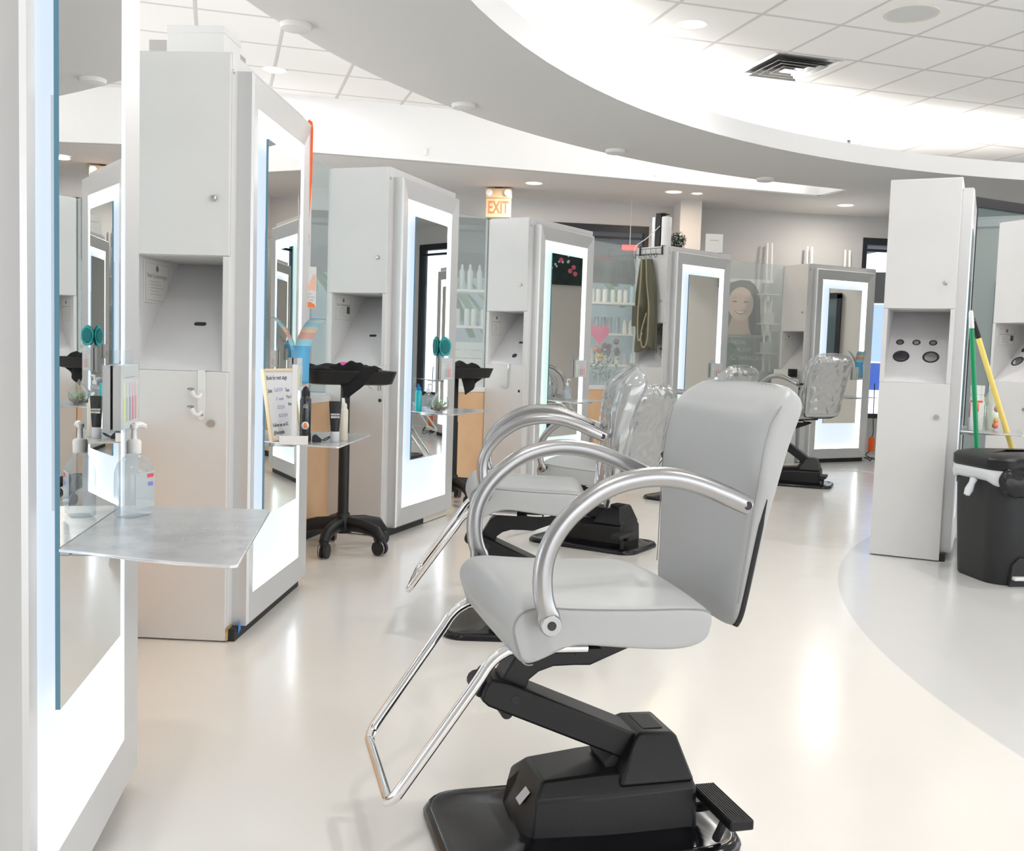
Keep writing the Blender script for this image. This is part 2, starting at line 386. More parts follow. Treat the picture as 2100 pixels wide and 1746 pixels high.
bm = bmesh.new()
for k in range(16):
    y = .35 - .04 * k + rr_.uniform(-.05, .05); z = 2.62 - .022 * k + rr_.uniform(-.03, .03); q = rr_.uniform(.015, .03)
    lathe(bm, [(0, 0), (q, .0), (0, .003)], 7, (0, 0, 0), mx=M.Translation((-.042, y, z)) @ M.Rotation(-pi / 2, 4, 'Y'))
fin('white_blossoms', bm, PLW, r)
bm = bmesh.new()
for y, z in ((.42, 2.48), (.36, 2.42), (.45, 2.38), (.2, 2.58), (-.3, 2.36), (-.42, 2.55)):
    lathe(bm, [(0, 0), (.04, .0), (0, .003)], 7, mx=M.Translation((-.042, y, z)) @ M.Rotation(-pi / 2, 4, 'Y'))
fin('pink_blossoms', bm, mat('pink_paint', (.85, .18, .25), .6), r)

# ------------------------------------------------------------------ ceiling fittings
def downlight(x, y, z, rad, m, power, label, rim=PLW, colr=(1, .98, .955)):
    t = thing('ceiling_downlight', label, 'ceiling light', (x, y, z), 0, 'round recessed ceiling lights')
    bm = bmesh.new(); lathe(bm, [(rad, 0.001), (rad + .018, -.004), (rad + .02, .002), (rad, .03)], 32, c=(0, 0, 0)); fin('trim_ring', bm, rim, t)
    bm = bmesh.new(); lathe(bm, [(0, -.003), (rad, -.001), (rad, .0)], 32); fin('lens', bm, m, t)
    if power:
        l = bpy.data.lights.new('lamp', 'AREA'); l.shape = 'DISK'; l.size = rad * 2; l.energy = power; l.color = colr
        lo = bpy.data.objects.new('lamp', l); col.objects.link(lo); lo.parent = t; lo.location = (0, 0, -.02)
for a in ((-2.06, 8.5, 'far left tiled ceiling light above the second station'), (1.14, 7.03, 'nearest large warm light in the tiled ceiling'),
          (1.83, 8.61, 'small light in the tiled ceiling between vent and glowing cove'), (3.89, 9.88, 'tiled ceiling light washed out by the glowing cove at right')):
    downlight(a[0], a[1], ZT, .088, LAMP, 11, a[2])
for x, y in ((1.0, 3.2), (3.2, 5.2), (5.4, 7.4), (3.4, 1.4), (.6, .2), (6.2, 9.2)):  # added lamps beyond the view, put in to brighten the room
    downlight(x, y, ZT, .088, LAMP, 11, 'added unseen round light in the tiled ceiling, brightening the room')
downlight(.15, 10.67, ZS, .085, LAMPW, 12, 'warm recessed light in the low ceiling right of the exit sign', colr=(1, .9, .8))
downlight(1.66, 10.95, ZS, .085, LAMPW, 3, 'dim orange recessed light beside the bright spot', colr=(1, .72, .45))
downlight(1.92, 11.0, ZS, .05, SPOTL, 1.2, 'small very bright spotlight in front of the wall column', colr=(1, .85, .66))
downlight(3.69, 11.5, ZS, .085, LAMPW, 8, 'warm recessed light left of the tall white storage tower', colr=(1, .92, .84))
for x, y, lb in ((-1.26, 5.68, 'left'), (-.42, 7.38, 'second'), (.82, 8.83, 'third'), (2.4, 9.96, 'right')):
    bm = bmesh.new(); lathe(bm, [(0, -.035), (.05, -.034), (.082, -.026), (.088, -.004), (.088, .0)], 32)
    tag(fin('ceiling_disc', bm, mat('disc_white', (.70, .69, .67), .5), loc=(x, y, ZS)), {'left': 'round flat ceiling disc nearest the top left corner, on the ring', 'second': 'round ceiling disc on the ring edge, second from the left', 'third': 'round ceiling disc on the ring edge, third from the left', 'right': 'smallest ceiling disc on the ring, near the end of the recess'}[lb], 'ceiling disc', 'round discs under the ceiling ring')
t = thing('ceiling_speaker', 'large round grey speaker grille in the tiled ceiling', 'speaker', (2.5, 6.68, ZT))
bm = bmesh.new(); lathe(bm, [(.15, -.003), (.172, -.006), (.175, 0)], 40); fin('trim_ring', bm, mat('speaker_rim', (.70, .66, .58), .5), t)
bm = bmesh.new(); lathe(bm, [(0, -.008), (.11, -.007), (.15, -.003), (.15, 0)], 40); fin('grille', bm, mat('speaker_grille', (.60, .62, .61), .6), t)
# air vent: square louvred diffuser
VC = V((2.05, 7.965, ZT)); VA = R(90 - 73.5)
t = thing('ceiling_vent', 'square metal air vent with stepped louvres in the tiled ceiling', 'vent', VC, VA)
def sqring(bm, h0, z0, h1, z1, th=.002):
    q = [(-1, -1), (1, -1), (1, 1), (-1, 1)]
    A = [bm.verts.new((x * h0, y * h0 * 1.06, z0)) for x, y in q]; B = [bm.verts.new((x * h1, y * h1 * 1.06, z1)) for x, y in q]
    for i in range(4): bm.faces.new((A[i], A[(i + 1) % 4], B[(i + 1) % 4], B[i]))
bm = bmesh.new(); sqring(bm, .29, -.002, .25, -.004); sqring(bm, .25, -.004, .23, .0); fin('frame', bm, ALU, t, smooth=False)
bm = bmesh.new(); box(bm, -.24, .24, -.25, .25, -.0015, -.0005); fin('duct_opening', bm, mat('duct_dark', (.05, .05, .05), .7), t, smooth=False)
for k, h in enumerate((.215, .155, .095)):
    bm = bmesh.new(); sqring(bm, h, -.03, h - .035, -.006); sqring(bm, h, -.03, h + .004, -.030); fin('louvre', bm, ALU, t, smooth=False)
bm = bmesh.new(); box(bm, -.05, .05, -.05, .05, -.03, -.025); fin('centre_plate', bm, ALU, t, smooth=False)
for x, y, lb in ((-.9 + .0, 9.62, 'left'), (1.36, 10.33, 'right')):
    bm = bmesh.new(); box(bm, -.012, .012, -.03, .0, 0, .07); tag(fin('wall_bracket', bm, PLW, loc=(x, y, ZS + .05), rz=R(16), bevel=.004), 'small white bracket on the bright ceiling fascia, %s one' % lb, 'bracket', 'white fascia brackets')

# exit sign
t = thing('exit_sign', 'cream emergency exit sign with red letters under the low ceiling', 'exit sign', (-.22, 11.0, 0), R(-8))
bm = bmesh.new(); box(bm, -.14, .14, -.045, .045, 2.78, 2.885); fin('lamp_housing', bm, CREAM, t, bevel=.01)
bm = bmesh.new(); box(bm, -.135, .135, -.03, .03, 2.575, 2.78); fin('sign_face', bm, CREAM, t, bevel=.004)
text('EXIT', .185, REDGLOW, t, frameM((0, -.0305, 2.675), (1, 0, 0), (0, 0, 1)), sx=.60, bold=.004)
for x in (-.095, .105):
    bm = bmesh.new(); lathe(bm, [(.032, 0), (.036, .02), (.0, .028)], 20, mx=M.Translation((x, -.046, 2.835)) @ M.Rotation(pi / 2, 4, 'X')); fin('emergency_lamp', bm, PLW, t)
bm = bmesh.new(); box(bm, -.04, .04, -.03, .03, 2.885, ZS); fin('mount', bm, RUBBER, t)

# ------------------------------------------------------------------ mirror stations
ST = {'S1': (-.847, 1.552, -8.973), 'S2': (-1.066, 3.743, 2.88), 'S3': (-.77, 5.97, 19.153), 'S4': (.084, 7.992, 33.645),
      'S5': (1.446, 9.76, 47.435), 'S6': (3.194, 11.097, 62.389), 'R1': (2.495, 5.74, 25.338), 'R2': (3.70, 7.15, 67)}
WA, HT = .383, 2.2
def smat(n):
    x, y, a = ST[n]; return M.Translation((x, y, 0)) @ M.Rotation(R(90 - a), 4, 'Z')
def SW(n, b, a, z): return smat(n) @ V((b, a, z))
def srz(n): return R(90 - ST[n][2])
SLAB = {
 'S1': 'lit mirror station cut off by the left photo edge, clear sanitiser bottle on its shelf',
 'S2': 'white mirror station with an orange lanyard on its corner and a whiteboard on its shelf',
 'S3': 'lit mirror station with a teal hairbrush and a glass terrarium on its shelf',
 'S4': 'mirror station with a greenish glowing border, below and right of the exit sign',
 'S5': 'mirror station with a green apron hanging on its white cabinet side',
 'S6': 'farthest mirror station, its lit base showing behind the wrapped chair back',
 'R1': 'tall white storage tower with five black tool holes, left of the black bin',
 'R2': 'white storage tower cut by the right photo edge, behind the yellow handle'}
def station(n):
    rtype = n[0] == 'R'
    t = thing('mirror_station', SLAB[n], 'styling station', (ST[n][0], ST[n][1], 0), srz(n), 'white styling stations')
    bm = bmesh.new()
    box(bm, .46, 1.025, 0, WA, 0.004, HT); box(bm, .019, .46, 0.0, WA, 1.457, HT); box(bm, .019, .46, .0, WA, 0.004, 1.03)
    box(bm, .0, .46, 0, .022, 1.03, 1.457); box(bm, .0, .46, .358, WA, 1.03, 1.457)
    fin('cabinet_body', bm, WHITE, t, smooth=False)
    d = None
    bm = bmesh.new(); box(bm, 0, .018, 0.001, WA - .001, 1.459, HT - .006); d = fin('upper_door', bm, WHITE, t, bevel=.002)
    bm = bmesh.new(); lathe(bm, [(0, .012), (.007, .012), (.011, .008), (.011, 0)], 20, mx=M.Translation((0, .058, 1.668 if not rtype else 1.604)) @ M.Rotation(-pi / 2, 4, 'Y')); lk = fin('lock', bm, STEEL, d)
    if n == 'S2':
        bm = bmesh.new(); box(bm, -.028, -.010, .0565, .0595, 1.662, 1.674); fin('key', bm, STEEL, lk)
    bm = bmesh.new(); box(bm, 0, .018, 0.001, WA - .001, .006, 1.029); d = fin('lower_door', bm, WHITE, t, bevel=.002)
    if n in ('S2', 'R1', 'R2'):
        bm = bmesh.new(); lathe(bm, [(0, .006), (.007, .006), (.008, .010), (.013, .010), (.014, 0)], 20, mx=M.Translation((0, .062, .836)) @ M.Rotation(-pi / 2, 4, 'Y')); fin('lock', bm, STEEL, d)
    else:
        bm = bmesh.new(); lathe(bm, [(0, .002), (.011, .001), (.011, 0)], 20, mx=M.Translation((0, .024 if n == 'S3' else .045, .822)) @ M.Rotation(-pi / 2, 4, 'Y')); fin('lock_hole', bm, INK, d)
    bm = bmesh.new(); prism(bm, [(.012, 1.03), (.44, 1.03), (.44, 1.457), (.43, 1.457)], .022, .358, 'y'); npn = fin('niche_panel', bm, NICHE, t, smooth=False)
    # tool holes lie in the sloping panel
    sl_ = V((.418, 0, .427)).normalized()
    def hole(a, s, r1, r2=None):
        mx = frameM(V((.012, a, 1.03)) + sl_ * s, (0, -1, 0), sl_)
        bm = bmesh.new()
        if r2: prism(bm, [(p[0], p[1]) for p in rrect(-r1, r1, -r2, r2, r2 * .98, 5)], .0, .002, 'z')
        else: lathe(bm, [(0, -.001), (r1 * .8, .0), (r1, .003), (r1 + .003, .003), (r1 + .004, 0)], 24)
        fin('tool_hole', bm, INK, npn, mtx=mx)
    if rtype:
        for a in (.300, .2075, .115): hole(a, .332, .019)
        for a in (.283, .119): hole(a, .212, .043)
    elif n in ('S4',):
        hole(.160, .254, .023, .010); hole(.153, .103, .018)
    else: hole(.174, .249, .024, .009)
    bm = bmesh.new(); lathe(bm, [(0, .004), (.008, .003), (.009, 0)], 16, mx=M.Translation((.034, 0, 2.135)) @ M.Rotation(pi / 2, 4, 'X')); fin('cover_cap', bm, STEEL, t)
    # frame ring with mitred sloping face
    b0, b1, z0, z1 = .078, .955, .046, 2.148
    def lp(i, y, it=None, ib=None):
        it = i if it is None else it; ib = i if ib is None else ib
        return [(b0 + i, y, z0 + ib), (b1 - i, y, z0 + ib), (b1 - i, y, z1 - it), (b0 + i, y, z1 - it)]
    bm = bmesh.new(); loft(bm, [lp(0, 0), lp(0, -.055), lp(.010, -.063), lp(.098, -.050, .1135, .11), lp(.098, -.008, .1135, .11)], cap=False)
    fin('mirror_frame', bm, SILVER, t, smooth=False)
    g = n == 'S4'
    bm = bmesh.new(); box(bm, b0 + .096, b1 - .096, -.012, -.004, z0 + .108, z1 - .112); fin('light_panel', bm, PANELG if g else PANEL, t, smooth=False)
    bm = bmesh.new(); i = .100; xa, xb, za, zb = b0 + i, b1 - i, z0 + .112, z1 - .1155
    for q in ((xa, xa + .008, za, zb), (xb - .008, xb, za, zb), (xa, xb, za, za + .008), (xa, xb, zb - .008, zb)): box(bm, q[0], q[1], -.040, -.016, q[2], q[3])
    fin('led_strip', bm, LEDG if g else LED, t, smooth=False)
    bm = bmesh.new(); vs = box(bm, .273, .760, -.062, -.053, .445, 1.9415, mi=1)
    bm.faces.ensure_lookup_table()
    for f in bm.faces:
        if all(v.co.y < -.0615 for v in f.verts): f.material_index = 0
    fin('mirror', bm, [MIRROR, TEALEDGE], t, smooth=False)
    bm = bmesh.new(); box(bm, .40, .63, -.053, -.012, .8, 1.6); fin('mirror_mount', bm, SILVER, t, smooth=False)
    bm = bmesh.new(); box(bm, .018, .94, -.03, .02, .0, .046); fin('toe_kick', bm, RUBBER, t, smooth=False)
    # shelf: thin metal fan with a raised rim line
    crv = [(.262, -.0625), (.235, -.12), (.190, -.20), (.150, -.29), (.118, -.385), (.125, -.398)]
    cr2 = [(.70, -.405), (.732, -.395), (.745, -.30), (.760, -.18), (.775, -.0625)]
    bm = bmesh.new(); prism(bm, [(p[0], p[1]) for p in crv + cr2], .746, .752, 'z')
    s = fin('shelf', bm, SHELF, t, bevel=.0015)
    bm = bmesh.new(); box(bm, .34, .66, -.16, -.0622, .722, .7455); tube(bm, [(.42, -.09, .728), (.42, -.30, .736)], .009, 8); tube(bm, [(.58, -.09, .728), (.58, -.30, .736)], .009, 8)
    fin('bracket', bm, ALU, s, bevel=.004)
    return t
SO = {n: station(n) for n in ST}
# chipped base corner and blue tape
t = SO['S2']; bm = bmesh.new(); box(bm, .002, .060, -.0055, .001, .006, .055); fin('chipped_corner', bm, CHIP, t, smooth=False)
bm = bmesh.new(); prism(bm, [(.05, .02), (.085, .035), (.058, .08)], -.034, -.0335, 'y'); fin('blue_tape', bm, BLUETAPE, t, smooth=False)
t = SO['S3']; bm = bmesh.new(); box(bm, .55, .93, -.0345, -.0305, .004, .042); fin('peeled_base_strip', bm, mat('peeled_white', (.7, .66, .6), .7), t, smooth=False)
bm = bmesh.new(); prism(bm, [(.07, .045), (.10, .05), (.09, .075)], -.0345, -.034, 'y'); fin('blue_tape', bm, BLUETAPE, t, smooth=False)

# ------------------------------------------------------------------ glass partitions between stations
def partition(P0, P1, label):
    d = P1 - P0; L = sqrt(d.x ** 2 + d.y ** 2); rz = math.atan2(d.y, d.x)
    t = thing('glass_partition', label, 'partition', (P0.x, P0.y, 0), rz, 'low birch partitions with glass tops')
    bm = bmesh.new(); box(bm, 0, L, -.02, .02, .06, .80); fin('wood_panel', bm, WOOD, t, smooth=False)
    bm = bmesh.new(); box(bm, 0, L, -.012, .012, 0, .06); fin('plinth', bm, RUBBER, t, smooth=False)
    bm = bmesh.new(); box(bm, 0, L, -.028, .028, .80, .84); fin('cap_rail', bm, PLW, t, bevel=.003)
    bm = bmesh.new(); box(bm, 0, L - .1, -.005, .005, .84, 2.2); fin('glass_pane', bm, PGLASS, t, smooth=False)
    bm = bmesh.new(); box(bm, L - .1, L, -.009, .009, .84, 2.195); fin('edge_panel', bm, FROST, t, smooth=False)
    for z in (1.83, 1.0):
        bm = bmesh.new(); lathe(bm, [(.006, 0), (.006, .012), (.013, .016), (.013, .026), (0, .030)], 16, mx=M.Translation((L - .012, -.009, z)) @ M.Rotation(pi / 2, 4, 'X')); fin('standoff_knob', bm, STEEL, t)
PL = {'S1': 'birch and glass partition hidden behind the nearest station', 'S2': 'birch and glass partition behind the rolling tray cart',
      'S3': 'birch and glass partition right of the station with the terrarium', 'S4': 'glass partition with flowers and pink blur behind it',
      'S5': 'glass partition with the smiling woman poster behind it'}
for a, b in (('S1', 'S2'), ('S2', 'S3'), ('S3', 'S4'), ('S4', 'S5'), ('S5', 'S6')):
    partition(SW(a, 1.04, .75 if a == 'S3' else .42, 0), SW(b, .10, WA + .012, 0), PL[a])

# ------------------------------------------------------------------ salon chairs
def crsm(pts, n=3):
    """closed Catmull-Rom"""
    P = [V(p) for p in pts]; m = len(P); out = []
    for i in range(m):
        a, b, c, d = P[i - 1], P[i], P[(i + 1) % m], P[(i + 2) % m]
        for k in range(n):
            t = k / n; out.append(.5 * ((2 * b) + (c - a) * t + (2 * a - 5 * b + 4 * c - d) * t * t + (3 * b - a - 3 * c + d) * t ** 3))
    return out
SEATP = [(-.145, .555), (-.148, .578), (-.130, .598), (-.07, .603), (0, .604), (.09, .607), (.18, .612), (.245, .617), (.283, .610), (.302, .590), (.305, .565), (.296, .53), (.287, .505), (.270, .494), (.240, .502), (.205, .518), (.165, .530), (.10, .524), (0, .513), (-.07, .510), (-.115, .518), (-.14, .535)]
def seat_mesh(dz):
    bm = bmesh.new(); pr = crsm(SEATP, 2); cx, cz = .07, .56; rings = []
    secs = [(-.262, .80), (-.2615, .92), (-.256, .985)] + [(-.246 + .492 * k / 14, 1.0) for k in range(15)] + [(.256, .985), (.2615, .92), (.262, .80)]
    for y, s in secs:
        t = min(1, abs(y) / .262); k = 1 - t * t; ring = []
        for p in pr:
            x, z = p.x, p.y
            if s < 1:
                e = .02 * (1 - s) / .2
                dx, dz_ = x - cx, z - cz; x = cx + dx * (1 - e / .21); z = cz + dz_ * (1 - e / .05 * .9)
            fr = max(0, (x - .12) / .19) ** 1.3
            x2 = x + .027 * k * fr
            top = max(0, min(1, (z - .56) / .05)); z2 = z + .032 * k * top * (.5 + .5 * min(1, fr + .3))
            if x > .2 and z < .55: z2 = z + .0 ; x2 -= .02 * k
            ring.append((x2, y, z2 + dz))
        rings.append(ring)
    loft(bm, rings); return bm
def seat_seam(dz, sd):
    bm = bmesh.new(); pr = crsm(SEATP, 3)
    for sgn in (sd,):
        pts = []
        for p in pr:
            if p.y > .545 and p.x > -.14 or (p.x > .255): pts.append((p.x - .004 * (1 if p.x > .2 else 0), sgn * .2595, p.y + dz + .0005 - (.003 if p.y > .58 else 0)))
        tube(bm, pts, .0014, 6)
    return bm
BF = [(.535, -.203), (.56, -.206), (.62, -.212), (.70, -.215), (.80, -.219), (.88, -.223), (.95, -.229), (1.01, -.243), (1.05, -.268), (1.078, -.292)]
BR = [(.53, -.238), (.56, -.245), (.62, -.256), (.70, -.270), (.80, -.288), (.88, -.306), (.95, -.326), (1.01, -.349), (1.05, -.362), (1.075, -.356)]
def bprof(z, T):
    for (a, b), (c, d) in zip(T, T[1:]):
        if z <= c: return b + (d - b) * max(0, (z - a)) / (c - a)
    return T[-1][1]
def bhalf(z):
    # half width by height with rounded corners
    if z < .60: k = (z - .53) / .07; hw = .185 + .045 * sqrt(max(0, 1 - (1 - k) ** 2))
    else: hw = .230 + .032 * min(1, (z - .60) / .28)
    if z > 1.02: k = (z - 1.02) / .07; hw -= .085 * (1 - sqrt(max(0, 1 - k * k)))
    return hw
def back_mesh(dz, f0, f1, inset=0, infl=0, wr_=0, nz=30, z0=.532, z1=1.088):
    """slab between fraction f0 (front) and f1 (rear) of the thickness"""
    bm = bmesh.new(); rings = []
    ny = 18
    rng = random.Random(3)
    for i in range(nz + 1):
        z = z0 + (z1 - z0) * i / nz
        hw = bhalf(z) - inset + infl; F = bprof(z, BF) + .0; Rr = bprof(z, BR)
        topk = max(0, (z - 1.03) / .058); F2 = F - (F - Rr) * .45 * topk ** 2; R2 = Rr + (F - Rr) * .45 * topk ** 2
        botk = max(0, (.575 - z) / .045); F2 -= (F - Rr) * .3 * botk ** 2; R2 += (F - Rr) * .2 * botk ** 2
        A = F2 + (R2 - F2) * f0 + infl; B = F2 + (R2 - F2) * f1 - infl
        def dish(y): return -.020 * (1 - (y / .26) ** 2)      # concave face
        ring = []
        for k in range(ny + 1):
            y = -hw + 2 * hw * k / ny
            e = 1 - (abs(y) / hw) ** 8 * .34; mid = (A + B) / 2
            ring.append((mid + (A - mid) * e + dish(y) * (1 if f0 == 0 else .6), y, z))
        for k in range(ny + 1):
            y = hw - 2 * hw * k / ny
            e = 1 - (abs(y) / hw) ** 8 * .34; mid = (A + B) / 2
            ring.append((mid + (B - mid) * e + dish(y) * .6, y, z))
        if wr_:
            ring = [(x + rng.uniform(-wr_, wr_), y + rng.uniform(-wr_, wr_) , zz + rng.uniform(-wr_, wr_) * .5) for x, y, zz in ring]
        rings.append([(x, y, zz + dz) for x, y, zz in ring])
    loft(bm, rings); return bm
ARM = [(.238, .588), (.244, .612), (.255, .650), (.258, .695), (.252, .735), (.236, .773), (.212, .806), (.180, .836), (.135, .866), (.085, .884), (.030, .892), (-.03, .888), (-.09, .872), (-.15, .849), (-.206, .825)]
def chair(loc, hd, label, dz=0.0, wrap=False, basehd=None, wrapseat=False):
    t = thing('salon_chair', label, 'salon chair', (loc[0], loc[1], 0), R(90 - hd), 'grey hydraulic salon chairs')
    bz = R(hd - basehd) if basehd is not None else 0
    BM_ = M.Translation((.06, 0, 0)) @ M.Rotation(bz, 4, 'Z') @ M.Translation((-.06, 0, 0))
    fin('seat', seat_mesh(dz), VINYL, t, sub=1, ang=180)
    for s in (-1, 1): fin('seat_piping', seat_seam(dz, s), SEAM, t)
    fin('backrest', back_mesh(dz, 0, 1.0), VINYL, t, sub=1, ang=180)
    bm = bmesh.new(); gz = [.835 - .012 * k for k in range(25)]
    def gp(z, s): return (bprof(z, BF) * .42 + bprof(z, BR) * .58 - .006 * (1 - (bhalf(z) / .26) ** 2), s * (bhalf(z) - .0035 + .002), z + dz)
    gpts = [gp(z, 1) for z in gz] + [(-.250, .10, .531 + dz), (-.250, -.10, .531 + dz)] + [gp(z, -1) for z in gz[::-1]]
    ng = len(gpts); rg_ = [min(1, .15 + min(k, ng - 1 - k) / 6) for k in range(ng)]
    tube(bm, gpts, [.0062 * q for q in rg_], 8, ry=[.0055 * q for q in rg_]); fin('backrest_gasket', bm, RUBBER, t)
    for s in (-1, 1):
        bm = bmesh.new(); tube(bm, [(bprof(z, BF) * .84 + bprof(z, BR) * .16 - .004 - .18 * max(0, z - 1.0), s * (bhalf(z) - .0035), z + dz) for z in [.60 + .02 * k for k in range(23)]], .0012, 5)
        fin('backrest_piping', bm, SEAM, t)
    for s in (-1, 1):
        bm = bmesh.new(); P = smoothpath([(x, s * (.31 - .022 * max(0, (.05 - x) / .25)), z + dz) for x, z in ARM], 4); n = len(P)
        r1 = [.021] * n; r2 = [.015] * n
        for k in range(5): r1[k] = .024; r2[k] = .009 + .0012 * k; r1[n - 1 - k] = .019 + .0006 * k; r2[n - 1 - k] = .010 + .001 * k
        tube(bm, P, r1, 14, ry=r2, upv=(0, 0, 1) if False else None)
        lathe(bm, [(0, -.014), (.0205, -.014), (.0225, -.010), (.0225, .010), (.0205, .014), (0, .014)], 24, mx=M.Translation((.240, s * .312, .594 + dz)) @ M.Rotation(pi / 2, 4, 'X'))
        a = fin('armrest', bm, ALU, t)
        for x, y, z in ((.240, s * .3265, .594), (-.196, s * .2985, .829)):
            bm = bmesh.new(); lathe(bm, [(0, .001), (.009, .0015), (.0095, 0)], 16, mx=M.Translation((x, y, z + dz)) @ M.Rotation(s * -pi / 2, 4, 'X'))
            cyl(bm, (x, s * .225, z + dz), (0, s, 0), .010, .072, 12); fin('arm_bolt', bm, INK, a)
    # chrome footrest loop
    bm = bmesh.new(); pts = []
    wt, wb = .20, .195
    for s in (1, -1):
        q = [(.12, s * wt, .508), (.27, s * wt, .512), (.305, s * wt, .505), (.335, s * wt, .482), (.37, s * wt, .43), (.50, s * wb, .245), (.527, s * (wb - .006), .205), (.538, s * (wb - .03), .186)]
        pts.append(smoothpath(q, 4))
    path = pts[0] + pts[1][::-1]
    tube(bm, [(p[0], p[1], p[2] + dz) for p in path], .0125, 12); fin('footrest', bm, CHROME, t)
    # under-seat plate, swivel, bracket, link, pump
    bm = bmesh.new(); box(bm, -.08, .15, -.15, .15, .498 + dz, .515 + dz); box(bm, .08, .14, -.19, -.1, .488 + dz, .5 + dz); box(bm, .08, .14, .1, .19, .488 + dz, .5 + dz); fin('seat_plate', bm, BLACK, t, smooth=False)
    bm = bmesh.new(); lathe(bm, [(.045, .475 + dz), (.075, .478 + dz), (.078, .485 + dz), (.05, .497 + dz)], 28, c=(.04, 0, 0)); fin('swivel_ring', bm, CHROME, t)
    up_ = [(.285, .352 + dz), (.262, .392 + dz), (.225, .455 + dz), (.19, .474 + dz), (.0, .478 + dz), (-.075, .482 + dz), (-.09, .470 + dz), (-.04, .447 + dz), (.02, .424 + dz), (.05, .412 + dz), (.09, .414 + dz), (.14, .414 + dz), (.175, .403 + dz), (.198, .385 + dz), (.205, .36 + dz), (.24, .335 + dz)]
    bm = bmesh.new(); prism(bm, up_, -.036, .036, 'y')
    for v in bm.verts: v.co = BM_ @ v.co
    fin('upper_bracket', bm, BLACK, t, bevel=.004)
    zt = .36 + dz
    bm = bmesh.new(); d = V((.395, zt - .185)); dn = d.normalized(); nn = V((-dn.y, dn.x)); p0 = V((-.125, .185)); p1 = V((.27, zt)); h = .034
    poly = [p0 - nn * h, p1 - nn * h + dn * .015] + [p1 + dn * (.03 + .012 * cos(a)) - nn * h * cos(a * 1) * 0 + nn * h * sin(a) for a in (-.9, -.3, .3, .9)] + [p1 + nn * h - dn * .01, p0 + nn * h]
    prism(bm, [(q[0], q[1]) for q in poly], -.058, .058, 'y')
    for v in bm.verts: v.co = BM_ @ v.co
    lk = fin('lift_arm', bm, BLACK, t, bevel=.006)
    bm = bmesh.new(); bz_ = .0585
    for s in (-1, 1): lathe(bm, [(0, .001), (.010, .001), (.011, 0)], 16, mx=BM_ @ M.Translation((.235, s * bz_, zt - .012)) @ M.Rotation(s * -pi / 2, 4, 'X'))
    cyl(bm, BM_ @ V((.252, -.05, zt - .045)), BM_.to_3x3() @ V((0, 1, 0)), .014, .1, 14)
    cyl(bm, BM_ @ V((.308, -.035, zt + .012)), BM_.to_3x3() @ V((0, 1, 0)), .022, .07, 14)
    fin('pivot_pin', bm, RUBBER, lk)
    # pump body: lofted sections front -> rear (x, half width bottom, z, shoulder z, shoulder half, top z, top half)
    def sec(x, hb, z0, zs, hs, zt_, ht, xt=None):
        xt = x if xt is None else xt
        xm = x + (xt - x) * .3
        return [(x, -hb, z0), (x, hb, z0), (xm, hs, zs), (xt, ht, zt_), (xt, -ht, zt_), (xm, -hs, zs)]
    bm = bmesh.new(); loft(bm, [sec(.222, .085, .03, .10, .075, .135, .05, .19), sec(.205, .115, .03, .125, .105, .158, .072, .168), sec(.05, .13, .03, .132, .122, .168, .08, .04), sec(-.02, .132, .03, .135, .125, .170, .085, -.02), sec(-.19, .13, .03, .138, .123, .172, .088, -.185), sec(-.20, .12, .03, .13, .115, .160, .08, -.192)])
    for v in bm.verts: v.co = BM_ @ v.co
    pm = fin('pump_cover', bm, BLACK, t, bevel=.006)
    bm = bmesh.new(); lo = [(-.005, -.118, .150), (-.19, -.120, .150), (-.19, .120, .150), (-.005, .118, .150)]
    hi = [(-.072, -.068, .255), (-.152, -.070, .252), (-.152, .070, .252), (-.072, .068, .255)]
    md = [(-.055, -.075, .246), (-.160, -.078, .243), (-.160, .078, .243), (-.055, .075, .246)]
    loft(bm, [lo, md, hi])
    for v in bm.verts: v.co = BM_ @ v.co
    fin('pump_hump', bm, BLACK, pm, bevel=.006)
    bm = bmesh.new(); prism(bm, [(-.135, .2555), (-.085, .2562), (-.085, .2545), (-.135, .2540)], -.045, .045, 'y'); prism(bm, [(.0, .15), (.012, .18), (-.058, .245), (-.07, .16)], -.05, .05, 'y')
    for v in bm.verts: v.co = BM_ @ v.co
    fin('arm_slot', bm, RUBBER, pm, smooth=False)
    mxl = BM_ @ frameM((.2075, .045, .116), (0, -1, 0), (-.66, 0, .75))
    quad('maker_label', mat('label_white', (.62, .62, .62), .5), pm, mxl, -.018, .018, -.018, .018, .0006)
    for k in range(5):
        quad('label_print', GREYINK, pm, mxl @ M.Translation((0, 0, .0006)), -.014 + .005 * k, -.012 + .005 * k, -.012, .006 + .004 * (k % 2), .0003)
    # base plate with raised rim
    def rr(x0, x1, hw, r_, z): return [(p[0], p[1], z) for p in rrect(x0, x1, -hw, hw, r_, 6)]
    bm = bmesh.new(); loft(bm, [rr(-.30, .405, .215, .09, 0), rr(-.302, .407, .217, .09, .012), rr(-.292, .397, .207, .085, .028), rr(-.28, .385, .195, .08, .028), rr(-.265, .37, .18, .07, .022), rr(-.2, .26, .14, .06, .045)])
    for v in bm.verts: v.co = BM_ @ v.co
    fin('base_plate', bm, GLOSSBLK, t, ang=60)
    bm = bmesh.new(); box(bm, -.262, -.205, .075, .275, .098, .122, mx=BM_ @ M.Translation((0, 0, 0)))
    pd = fin('pedal', bm, BLACK, t, bevel=.004)
    bm = bmesh.new()
    for k in range(9): box(bm, -.258 + .006 * k, -.2555 + .006 * k, .08, .27, .122, .1235, mx=BM_)
    fin('pedal_grooves', bm, RUBBER, pd, smooth=False)
